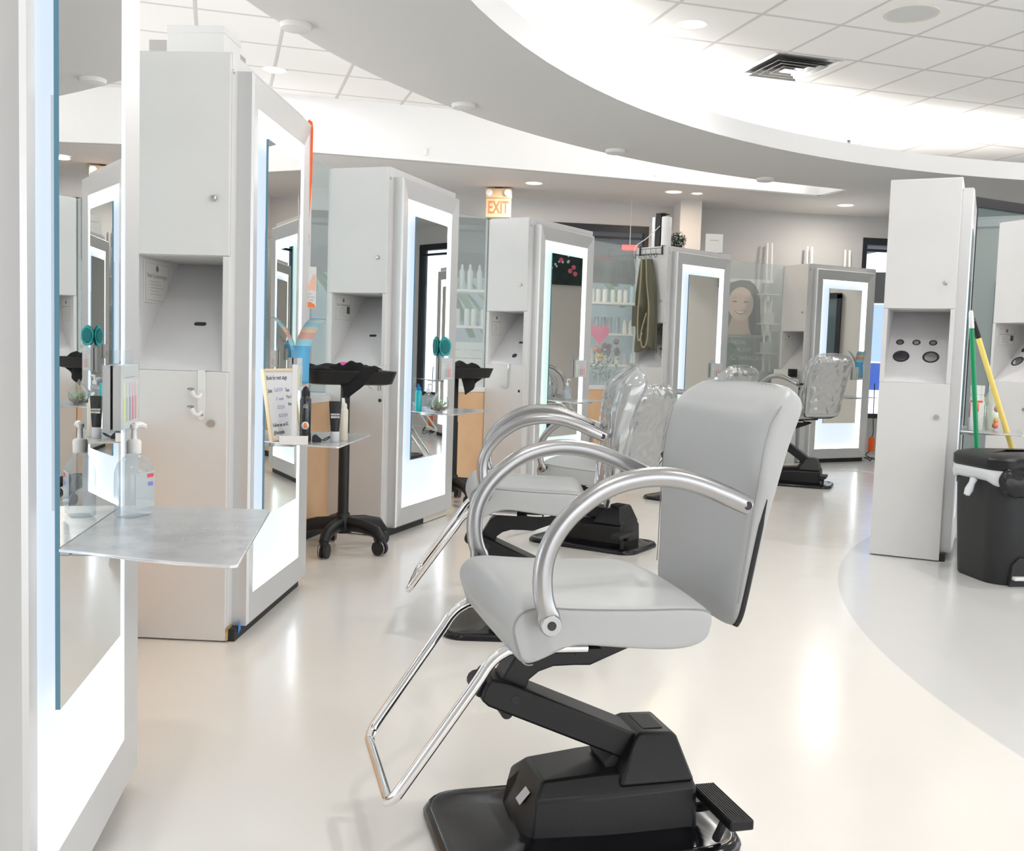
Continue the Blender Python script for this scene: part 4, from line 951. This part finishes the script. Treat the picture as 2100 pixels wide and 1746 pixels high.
# ------------------------------------------------------------------ rolling tray carts
def cart(x, y, rz, label, ztray=.965, trz=0):
    t = thing('tray_cart', label, 'cart', (x, y, 0), rz, 'black rolling tray carts')
    bm = bmesh.new(); lathe(bm, [(.030, .16), (.030, .60), (.026, .61), (.026, ztray)], 20); fin('pole', bm, BLACK, t)
    def rg(h, k, z): return [(p[0], p[1], z) for p in rrect(-h, h, -k, k, .07, 5)]
    bm = bmesh.new(); loft(bm, [rg(.20, .15, ztray - .035), rg(.232, .178, ztray - .028), rg(.252, .20, ztray + .042), rg(.243, .19, ztray + .042), rg(.225, .172, ztray - .01)]); fin('tray', bm, BLACK, t, bevel=.003, rz=trz)
    bm = bmesh.new(); lathe(bm, [(.05, .10), (.06, .13), (.055, .17), (.040, .195), (.036, .21)], 20); fin('hub', bm, BLACK, t)
    for k in range(5):
        a = R(18 + 72 * k); d = V((cos(a), sin(a), 0))
        bm = bmesh.new(); P = [d * .03 + V((0, 0, .150)), d * .14 + V((0, 0, .147)), d * .235 + V((0, 0, .128)), d * .272 + V((0, 0, .088))]
        tube(bm, P, [.042, .038, .036, .026], 12, ry=[.030, .030, .030, .026]); lg = fin('leg', bm, BLACK, t, ang=50)
        bm = bmesh.new(); n = V((-d.y, d.x, 0)); c = d * .262 + V((0, 0, .0425))
        for s in (-1, 1): cyl(bm, c + n * (.005 * s), n * s, .0395, .018, 22)
        wh = fin('caster_wheel', bm, RUBBER, lg)
        bm = bmesh.new(); tube(bm, [c + n * -.016 + (d * cos(q) + V((0, 0, 1)) * sin(q)) * .0402 for q in [2 * pi * j / 20 for j in range(20)]], .0022, 6, closed=True); fin('wheel_ring', bm, STEEL, wh)
        bm = bmesh.new(); cyl(bm, c + V((0, 0, .025)), (0, 0, 1), .024, .04, 14); fin('caster_fork', bm, BLACK, lg)
    return t
cart(-.93, 5.56, R(24), 'black rolling tray cart with towels, standing between second and third station')
cart(-.43, 7.42, R(66), 'black cart mostly hidden behind the third station, one wheel showing', .965, R(-10))
def towel(x, y, z, rz, sx, sy, label, seed, drape=None):
    rr = random.Random(seed); bm = bmesh.new(); N = 22; G = []
    ph = [rr.uniform(0, 6) for _ in range(6)]
    for i in range(N + 1):
        row = []
        for j in range(N + 1):
            u, v = i / N * 2 - 1, j / N * 2 - 1
            h = .018 + .012 * sin(3 * u + ph[0]) * cos(4 * v + ph[1]) + .010 * sin(7 * u + 3 * v + ph[2]) + .006 * sin(11 * v - 5 * u + ph[3])
            X, Y = u * sx * (1 + .08 * sin(5 * v + ph[4])), v * sy * (1 + .1 * sin(4 * u + ph[5]))
            h *= (1 - max(abs(u), abs(v)) ** 6)
            Z = h
            if drape:
                k = (u * drape[0] + v * drape[1]) - drape[2]
                if k > 0: Z -= k * drape[3]; X -= k * sx * drape[0] * .7; Y -= k * sy * drape[1] * .7
            row.append(bm.verts.new((X, Y, Z)))
        G.append(row)
    for i in range(N):
        for j in range(N): bm.faces.new((G[i][j], G[i + 1][j], G[i + 1][j + 1], G[i][j + 1]))
    o = fin('towel', bm, TOWEL, loc=(x, y, z), rz=rz, ang=180, sub=1); s = o.modifiers.new('s', 'SOLIDIFY'); s.thickness = .006
    tag(o, label, 'towel', 'black towels'); return o
towel(-.96, 5.56, 1.005, R(24), .19, .15, 'crumpled black towel heaped on the tray cart', 1)
towel(-.87, 5.42, 1.022, R(45), .11, .11, 'black towel corner draping over the front rim of the tray cart', 4, (-.7, -.7, .15, .13))
towel(-.36, 7.38, 1.02, R(-15), .13, .12, 'black towel hanging in a point off the half-hidden cart', 7, (.9, -.3, .25, .22))
bm = bmesh.new(); lathe(bm, [(0, 0), (.02, .003), (.026, .018), (.02, .032), (0, .036)], 14); tag(fin('hair_clip', bm, mat('pink_plastic', (.80, .12, .40), .4), loc=(-.92, 5.43, 1.02)), 'small pink and white clip lying in the black towel', 'hair clip')
t = thing('carabiner', 'metal snap clip hanging below the tray rim', 'clip', (-.745, 5.52, .90))
bm = bmesh.new(); tube(bm, [(0, 0, .06), (.0, 0, .0), (.014, 0, 0), (.014, 0, .05)], .004, 6, closed=True); fin('clip_body', bm, STEEL, t); bm = bmesh.new(); tube(bm, [(-.03 + .02 * cos(a), 0, .03 + .02 * sin(a)) for a in [.35 * k for k in range(14)]], .0015, 5); fin('key_ring', bm, STEEL, t)

# ------------------------------------------------------------------ bin and broom handles at right
t = thing('pedal_bin', 'black pedal bin with white liner at the right photo edge', 'bin', (2.79, 5.39, 0), R(8))
def rg(h, k, z, r_=.11): return [(p[0], p[1], z) for p in rrect(-h, h, -k, k, r_, 7)]
bm = bmesh.new(); loft(bm, [rg(.285, .20, .0), rg(.292, .205, .01), rg(.305, .22, .30), rg(.315, .23, .58), rg(.31, .225, .585)]); fin('bin_body', bm, mat('bin_charcoal', (.020, .021, .023), .5, bump=(300, .3, .001)), t)
bm = bmesh.new(); loft(bm, [rg(.325, .238, .60), rg(.333, .245, .61), rg(.333, .245, .655), rg(.32, .232, .672), rg(.27, .19, .685), rg(.1, .06, .69)]); fin('lid', bm, BLACK, t)
bm = bmesh.new(); rings = []
for f_, z in ((1.0, .605), (1.035, .60), (1.05, .57), (1.035, .545), (1.01, .53)):
    q = rg(.318 * f_, .233 * f_, z); rings.append([(x, y, zz + (.012 * sin(i * .9) - .0 + (-.02 if x > -.05 else .0)) * (z < .58)) for i, (x, y, zz) in enumerate(q)])
loft(bm, rings, cap=False); o = fin('bin_liner', bm, mat('white_liner', (.72, .75, .78), .35), t, ang=180); s = o.modifiers.new('s', 'SOLIDIFY'); s.thickness = .003
bm = bmesh.new(); lathe(bm, [(0, -.055), (.016, -.05), (.022, -.02), (.016, .02), (.02, .045), (0, .05)], 12, mx=M.Translation((-.352, -.04, .50)) @ M.Rotation(R(22), 4, 'Y')); fin('liner_knot', bm, MT['white_liner'], t)
bm = bmesh.new(); rr_ = random.Random(6)
lathe(bm, [(0, .62), (.10, .61), (.135, .57), (.12, .52), (.075, .475), (0, .47)], 18, mx=M.Translation((-.20, -.232, 0)), sy=.3)
for v in bm.verts: v.co += V((rr_.uniform(-.02, .02), rr_.uniform(-.006, .006), rr_.uniform(-.018, .018)))
fin('black_bag', bm, mat('bag_black', (.012, .012, .014), .22, bump=(14, .5, .012)), t, sub=2, ang=180)
bm = bmesh.new(); prism(bm, [(-.215, .0), (.2, .0), (.2, .12), (.16, .15), (-.17, .15), (-.205, .11)], -.2235, -.205, 'y'); fin('pedal_recess', bm, RUBBER, t)
bm = bmesh.new(); box(bm, -.205, .18, -.25, -.21, .035, .055); fin('pedal', bm, PLW, t, bevel=.006)
def stick(name, p0, p1, rad, m, gripm, glen, label, head):
    p0, p1 = V(p0), V(p1); d = (p1 - p0).normalized()
    t = thing(name, label, 'cleaning tool', p0, 0)
    bm = bmesh.new(); L = (p1 - p0).length; tube(bm, [d * .02, d * (L - glen)], rad, 16); fin('handle', bm, m, t)
    bm = bmesh.new(); tube(bm, [d * (L - glen - .005), d * (L - glen + .004), d * (L - .01), d * L], [rad * 1.08, rad * 1.08, rad * .9, rad * .5], 14)
    if gripm is BLACK:
        for k in range(9): tube(bm, [d * (L - glen + .012 + .012 * k), d * (L - glen + .017 + .012 * k)], rad * 1.12, 12)
    fin('grip', bm, gripm, t)
    bm = bmesh.new(); box(bm, -.10, .10, -.02, .02, 0, .05, mx=M.Rotation(R(30), 4, 'Z')); fin('head', bm, head, t, bevel=.01)
stick('broom', (2.77, 5.80, 0), (2.652, 5.885, 1.46), .0135, GREEN, PLW, .10, 'green broom handle with white tip standing behind the black bin', BLACK)
stick('mop', (3.20, 5.90, 0), (2.685, 5.92, 1.40), .0155, YELLOW, BLACK, .10, 'yellow mop handle with black grip leaning behind the black bin', PLW)

# ------------------------------------------------------------------ things behind the glass partitions
def shelf_unit(x, y, rz, wd, label, seed):
    t = thing('display_shelves', label, 'shelves', (x, y, 0), rz, 'retail display shelves')
    bm = bmesh.new()
    for s in (-1, 1): box(bm, s * wd / 2 - .012, s * wd / 2 + .012, -.14, .14, 0, 2.05)
    fin('side_panel', bm, CLEAR, t, smooth=False)
    lv = (.25, .65, 1.0, 1.35, 1.7)
    for z in lv:
        bm = bmesh.new(); box(bm, -wd / 2, wd / 2, -.15, .15, z, z + .025); fin('shelf', bm, PLW, t, smooth=False)
    rr = random.Random(seed); cs = [(.75, .76, .76), (.6, .64, .66), (.30, .38, .45), (.8, .45, .5), (.25, .27, .28), (.7, .7, .62), (.45, .62, .68)]
    for z in lv:
        xx = -wd / 2 + .08; c_ = rr.choice(cs); hh = rr.uniform(.14, .24)
        while xx < wd / 2 - .05:
            if rr.random() < .25: c_ = rr.choice(cs); hh = rr.uniform(.12, .26)
            bm = bmesh.new(); q = .026
            if hh > .2: lathe(bm, [(q, 0), (q, hh * .72), (q * .5, hh * .82), (q * .45, hh), (0, hh)], 10)
            else: lathe(bm, [(q * 1.1, 0), (q * 1.1, hh * .8), (q * .9, hh), (0, hh)], 10)
            p = M.Translation((x, y, 0)) @ M.Rotation(rz, 4, 'Z') @ V((xx, rr.uniform(-.05, 0), z + .0255))
            o = fin('product_bottle', bm, mat('product_%d' % cs.index(c_), c_, .4), loc=p)
            tag(o, 'small retail bottle on the display shelves seen hazily behind partition glass', 'bottle', 'retail bottles behind the glass')
            xx += rr.uniform(.065, .10)
shelf_unit(-.82, 9.9, R(8), 1.15, 'white display shelves of retail bottles behind the glass by the exit sign', 1)
shelf_unit(.98, 11.5, R(8), 1.0, 'display shelves behind the glass panel with the flower bouquet', 2)
# bouquet in vase behind S4/S5 glass
bx, by = .99, 10.62
t = thing('display_table', 'small white table carrying the bouquet behind the glass', 'table', (bx, by, 0), R(10))
bm = bmesh.new(); box(bm, -.2, .2, -.14, .14, .72, .745); fin('tabletop', bm, PLW, t, bevel=.003)
for sx_ in (-1, 1):
    for sy_ in (-1, 1):
        bm = bmesh.new(); box(bm, sx_ * .18 - .012, sx_ * .18 + .012, sy_ * .12 - .012, sy_ * .12 + .012, 0, .72); fin('leg', bm, PLW, t, smooth=False)
t = thing('flower_bouquet', 'bouquet of orange, mauve and yellow flowers behind the partition glass', 'flowers', (bx - .03, by, .746))
bm = bmesh.new(); lathe(bm, [(.04, 0), (.05, .08), (.035, .18), (.045, .22), (.042, .22), (.03, .18), (.04, .05)], 18); fin('vase', bm, CLEAR, t)
rr_ = random.Random(12); bm = bmesh.new()
for k in range(160):
    a = rr_.uniform(0, 6.28); q = rr_.uniform(.02, .15); z = rr_.uniform(.12, .42); p = V((q * cos(a), q * sin(a) * .6, z)); s = rr_.uniform(.015, .03)
    v1, v2 = V((rr_.gauss(0, 1), rr_.gauss(0, 1), rr_.gauss(0, 1))).normalized() * s, V((rr_.gauss(0, 1), rr_.gauss(0, 1), rr_.gauss(0, 1))).normalized() * s * .5
    bm.faces.new([bm.verts.new(u) for u in (p - v1, p - v2, p + v1, p + v2)])
fin('leaves', bm, FILMG, t, smooth=False)
def bloom(px, py, pz, s, c_, nm):
    bm = bmesh.new()
    for k in range(26):
        d = V((rr_.gauss(0, 1), rr_.gauss(0, 1), rr_.gauss(0, 1))).normalized(); a = d.orthogonal().normalized() * s * .45; b = d.cross(a).normalized() * s * .45; p = V((px, py, pz)) + d * s * .6
        bm.faces.new([bm.verts.new(u) for u in (p - a, p - b, p + a, p + b)])
    fin('flower', bm, mat(nm, c_, .7), t, smooth=False)
bloom(-.06, -.08, .36, .055, (.95, .62, .02), 'yellow_petal'); bloom(-.10, -.05, .44, .05, (.80, .30, .15), 'orange_petal')
for k in range(7): bloom(rr_.uniform(-.06, .13), rr_.uniform(-.06, .02), rr_.uniform(.40, .54), .045, (.35, .14, .18), 'mauve_petal')
# pink display and red sign
t = thing('pink_paper_display', 'hot pink heart shaped paper display behind the glass', 'decoration', (.93, 11.05, 1.36), R(5))
bm = bmesh.new(); prism(bm, [(0, -.12), (.10, .0), (.10, .07), (.05, .10), (0, .06), (-.05, .10), (-.10, .07), (-.10, 0)], -.008, .008, 'y'); fin('paper_heart', bm, mat('hot_pink', (.90, .12, .30), .6), t, smooth=False); bm = bmesh.new(); tube(bm, [(0, 0, -.12), (0, 0, -1.4)], .006, 6); lathe(bm, [(.1, -1.4), (.1, -1.385), (0, -1.38)], 16); fin('stand', bm, STEEL, t)
t = thing('neon_sign', 'small red glowing sign near the window behind the glass', 'sign', (1.25, 11.3, 2.30), R(8))
bm = bmesh.new(); box(bm, -.09, .09, -.015, .015, 0, .06); fin('sign_box', bm, mat('neon_red', (.9, .05, .05), .5, emit=(1, .06, .05), es=1.4), t, bevel=.01); bm = bmesh.new(); tube(bm, [(0, 0, .06), (0, 0, .6)], .004, 6); fin('hanger', bm, STEEL, t)
# towels and palm outside seen through S3/S4 glass
t = thing('towel_stack', 'stack of white towels behind the glass left of the metal hook', 'towels', (-.42, 8.75, 0), R(10))
bm = bmesh.new(); box(bm, -.2, .2, -.15, .15, 0, .86); fin('white_cabinet', bm, PLW, t, bevel=.004)
for k in range(5):
    bm = bmesh.new(); prism(bm, rrect(-.18, .18, .86 + .07 * k, .925 + .07 * k, .03), -.13, .13, 'y'); fin('folded_towel', bm, mat('white_towel', (.78, .79, .78), .95, bump=(200, .5, .004)), t)
def tree(x, y, h, label):
    t = thing('palm_tree', label, 'tree', (x, y, -.02), 0, 'palm trees outside the shop window'); rr = random.Random(int(h * 10))
    bm = bmesh.new(); tube(bm, [(0, 0, 0), (.05, 0, h * .5), (0, 0, h)], [.16, .12, .1], 10); fin('trunk', bm, mat('palm_bark', (.20, .16, .12), .9, bump=(20, .8, .03)), t)
    bm = bmesh.new()
    for k in range(22):
        a = rr.uniform(0, 6.28); e = rr.uniform(-.5, 1.0); d = V((cos(a) * cos(e), sin(a) * cos(e), sin(e)))
        P = [V((0, 0, h)) + d * (1.2 * q) + V((0, 0, -.7 * q * q)) for q in (0, .25, .5, .75, 1)]
        s = V((-sin(a), cos(a), 0))
        for A, B in zip(P, P[1:]):
            bm.faces.new([bm.verts.new(u) for u in (A - s * .10, A + s * .10, B + s * .10, B - s * .10)])
    fin('fronds', bm, FILMG, t, smooth=False)
tree(-1.6, 19.0, 2.6, 'palm outside seen through the glass beside the third station'); tree(1.2, 20.5, 3.0, 'palm outside behind the flower bouquet'); tree(-4.2, 20, 2.8, 'palm outside farther left')
bm = bmesh.new(); box(bm, -14, 8, 0, 1, 0, 5.5); tag(fin('building', bm, mat('building_wall', (.27, .30, .285), .8), loc=(0, 24.5, 0), smooth=False), 'pale building across the street outside the shop window', 'building')
# poster wall between S5 and S6
PM = WM
def onwall(x, z, y=-.004): return WM @ frameM((x, y, z), (1, 0, 0), (0, 0, 1))
t = thing('face_poster', 'large poster of a smiling dark-haired woman behind the partition glass', 'poster', (0, 0, 0)); px = wx(2.81)
quad('poster_sheet', mat('poster_white', (.86, .84, .83), .6), t, onwall(px, 1.76), -.42, .28, -.34, .33, .004)
def ell(cx, cz, rx, rz_, n=30, a0=0, a1=360): return [(cx + rx * cos(R(a0 + (a1 - a0) * k / n)), cz + rz_ * sin(R(a0 + (a1 - a0) * k / n))) for k in range(n if a1 - a0 == 360 else n + 1)]
z_ = 0
def pic(nm, c_, pts, lay): polyflat(nm, mat('print_' + nm, c_, .6), t, onwall(px, 1.76, -.009 - .0012 * lay), [(max(-.42, min(.28, (x + .085) * 1.18 - .115)), z) for x, z in pts], .001)
pic('hair', (.10, .085, .085), [(-.24, .20), (-.20, .28), (-.10, .315), (.0, .31), (.06, .26), (.10, .18), (.12, .08), (.13, -.08), (.155, -.335), (-.36, -.335), (-.34, -.1), (-.30, .05)], 0)
pic('neck', (.62, .42, .34), [(-.17, -.12), (.0, -.12), (.01, -.24), (.04, -.335), (-.28, -.335), (-.20, -.24)], 1)
pic('skin', (.80, .58, .48), ell(-.085, .03, .135, .20), 2)
for s in (-1, 1):
    pic('eye', (.10, .07, .06), ell(-.09 + s * .06, .055, .025, .009, 12), 3); pic('brow', (.16, .11, .09), [(-.09 + s * .035, .092), (-.09 + s * .06, .105), (-.09 + s * .092, .092), (-.09 + s * .06, .098)], 3)
pic('nose_shade', (.58, .37, .30), [(-.115, -.012), (-.085, -.022), (-.055, -.012), (-.085, -.015)], 3)
pic('lips', (.50, .12, .12), [(-.15, -.055), (-.085, -.048), (-.02, -.055), (-.05, -.088), (-.085, -.098), (-.12, -.088)], 3)
pic('teeth', (.85, .83, .80), [(-.138, -.060), (-.085, -.056), (-.032, -.060), (-.055, -.078), (-.085, -.084), (-.115, -.078)], 4)
t = thing('facial_sign', 'grey sign board reading FACIAL HEALTHY SKIN under the woman poster', 'sign')
quad('sign_board', mat('sign_grey', (.20, .21, .21), .7), t, onwall(wx(2.68), 1.2), -.42, .35, -.24, .19, .006)
for s_, z in (('FACIAL', 1.33), ('HEALTHY', 1.24), ('GLOWING SKIN', 1.14)): text(s_, .075, mat('sign_lettering', (.62, .63, .62), .6), t, onwall(wx(2.60), z, -.011), align='LEFT' if s_ != 'x' else 'CENTER', sx=.8)
# leaning ladder shelf
for k, (xa, zt_) in enumerate(((3.0, 2.52), (3.5, 2.50), (3.98, 2.48))):
    t = thing('ladder_rack', ['white leaning product rack left of two others behind the far station', 'middle white leaning product rack behind the far station', 'right white leaning product rack behind the far station'][k], 'rack', (xa, WY(xa) - .06, 0), wr, 'white leaning racks')
    bm = bmesh.new()
    for s in (-1, 1): tube(bm, [(s * .05, -.16, 0), (s * .028, -.02, zt_)], .014, 8)
    fin('rail', bm, PLW, t)
    for z in (.5, .85, 1.2, 1.55, 1.9):
        q = .16 - .14 * z / zt_
        bm = bmesh.new(); box(bm, -.12, .12, -q - .06, -q + .05, z, z + .012); fin('shelf', bm, PLW, t, smooth=False)
        bm = bmesh.new(); box(bm, -.07, .06, -q - .05, -q + .04, z + .0125, z + .14); fin('product_carton', bm, mat('carton_%d' % (int(z * 20) % 3), [(.55, .58, .58), (.68, .70, .69), (.45, .49, .5)][int(z * 20) % 3], .6), t, smooth=False)
t = thing('small_plant', 'small green plant in front of the grey sign behind the glass', 'plant', (2.47, 11.55, 0)); bm = bmesh.new(); lathe(bm, [(.10, 0), (.10, .9), (0, .9)], 16); fin('stand', bm, PLW, t)
bm = bmesh.new()
for k in range(120):
    d = V((rr_.gauss(0, 1), rr_.gauss(0, 1), rr_.gauss(0, 1.4))).normalized(); p = V((0, 0, 1.13)) + V((d.x * .09, d.y * .09, d.z * .17)); s = .03
    v1, v2 = d.orthogonal().normalized() * s, d * s * .6
    bm.faces.new([bm.verts.new(u) for u in (p - v1, p - v2, p + v1, p + v2)])
fin('foliage', bm, mat('mid_leaf', (.06, .22, .10), .7), t, smooth=False)
t = thing('counter_box', 'small white open box with black item beside the far cabinet niche', 'box', SW('S6', -.12, .16, 0), srz('S6')); bm = bmesh.new(); box(bm, -.05, .05, -.10, .12, .93, 1.03); fin('carton', bm, PLW, t, bevel=.002); bm = bmesh.new(); box(bm, -.045, .045, -.15, -.105, .95, 1.04); fin('black_item', bm, BLACK, t); bm = bmesh.new(); box(bm, -.06, .06, -.16, .14, .0, .93); fin('pedestal', bm, WHITE, t, smooth=False)
# blue screens beyond window 2
t = thing('outdoor_billboard', 'blue and white lit shop signs outside the far right window', 'billboard', (5.0, 14.2, 0), R(-15))
bm = bmesh.new(); box(bm, -1, 1.2, 0, .05, 1.15, 1.95); fin('white_screen', bm, mat('screen_white', (.6, .7, .9), .5, emit=(.45, .60, 1.0), es=.75), t, smooth=False)
bm = bmesh.new(); box(bm, -1, 1.2, 0, .05, .75, 1.13); fin('blue_screen', bm, mat('screen_blue', (.05, .12, .5), .5, emit=(.05, .16, .65), es=.5), t, smooth=False)
bm = bmesh.new(); box(bm, -1, 1.2, .0, .05, 1.97, 2.4); box(bm, -1, -.95, 0, .05, 0, .75); box(bm, 1.15, 1.2, 0, .05, 0, .75); fin('dark_header', bm, mat('header_dark', (.05, .045, .045), .6), t, smooth=False)
# power strip and cables right of S6
t = thing('power_strip', 'orange power plug with tangled black cables at the base of the far station', 'power strip', SW('S6', 1.0, -.10, 0), srz('S6'))
bm = bmesh.new(); box(bm, -.02, .02, -.03, .03, .12, .28); fin('orange_plug', bm, ORANGE, t, bevel=.006); bm = bmesh.new(); rr_ = random.Random(1)
tube(bm, smoothpath([(0, 0, .13)] + [(rr_.uniform(-.06, .10), rr_.uniform(-.08, .06), rr_.uniform(.006, .10)) for _ in range(9)], 5), .005, 6); tube(bm, smoothpath([(0, 0, .28), (.02, 0, .34), (.03, .02, .5), (.03, .03, .9)], 4), .005, 6); fin('black_cable', bm, RUBBER, t)
bm = bmesh.new(); box(bm, -.17, .17, -.02, .02, 0, .004); tag(fin('floor_strip', bm, PLW, loc=(3.62, 10.42, 0.001), rz=R(-30)), 'thin white strip lying on the floor in front of the far station', 'strip')
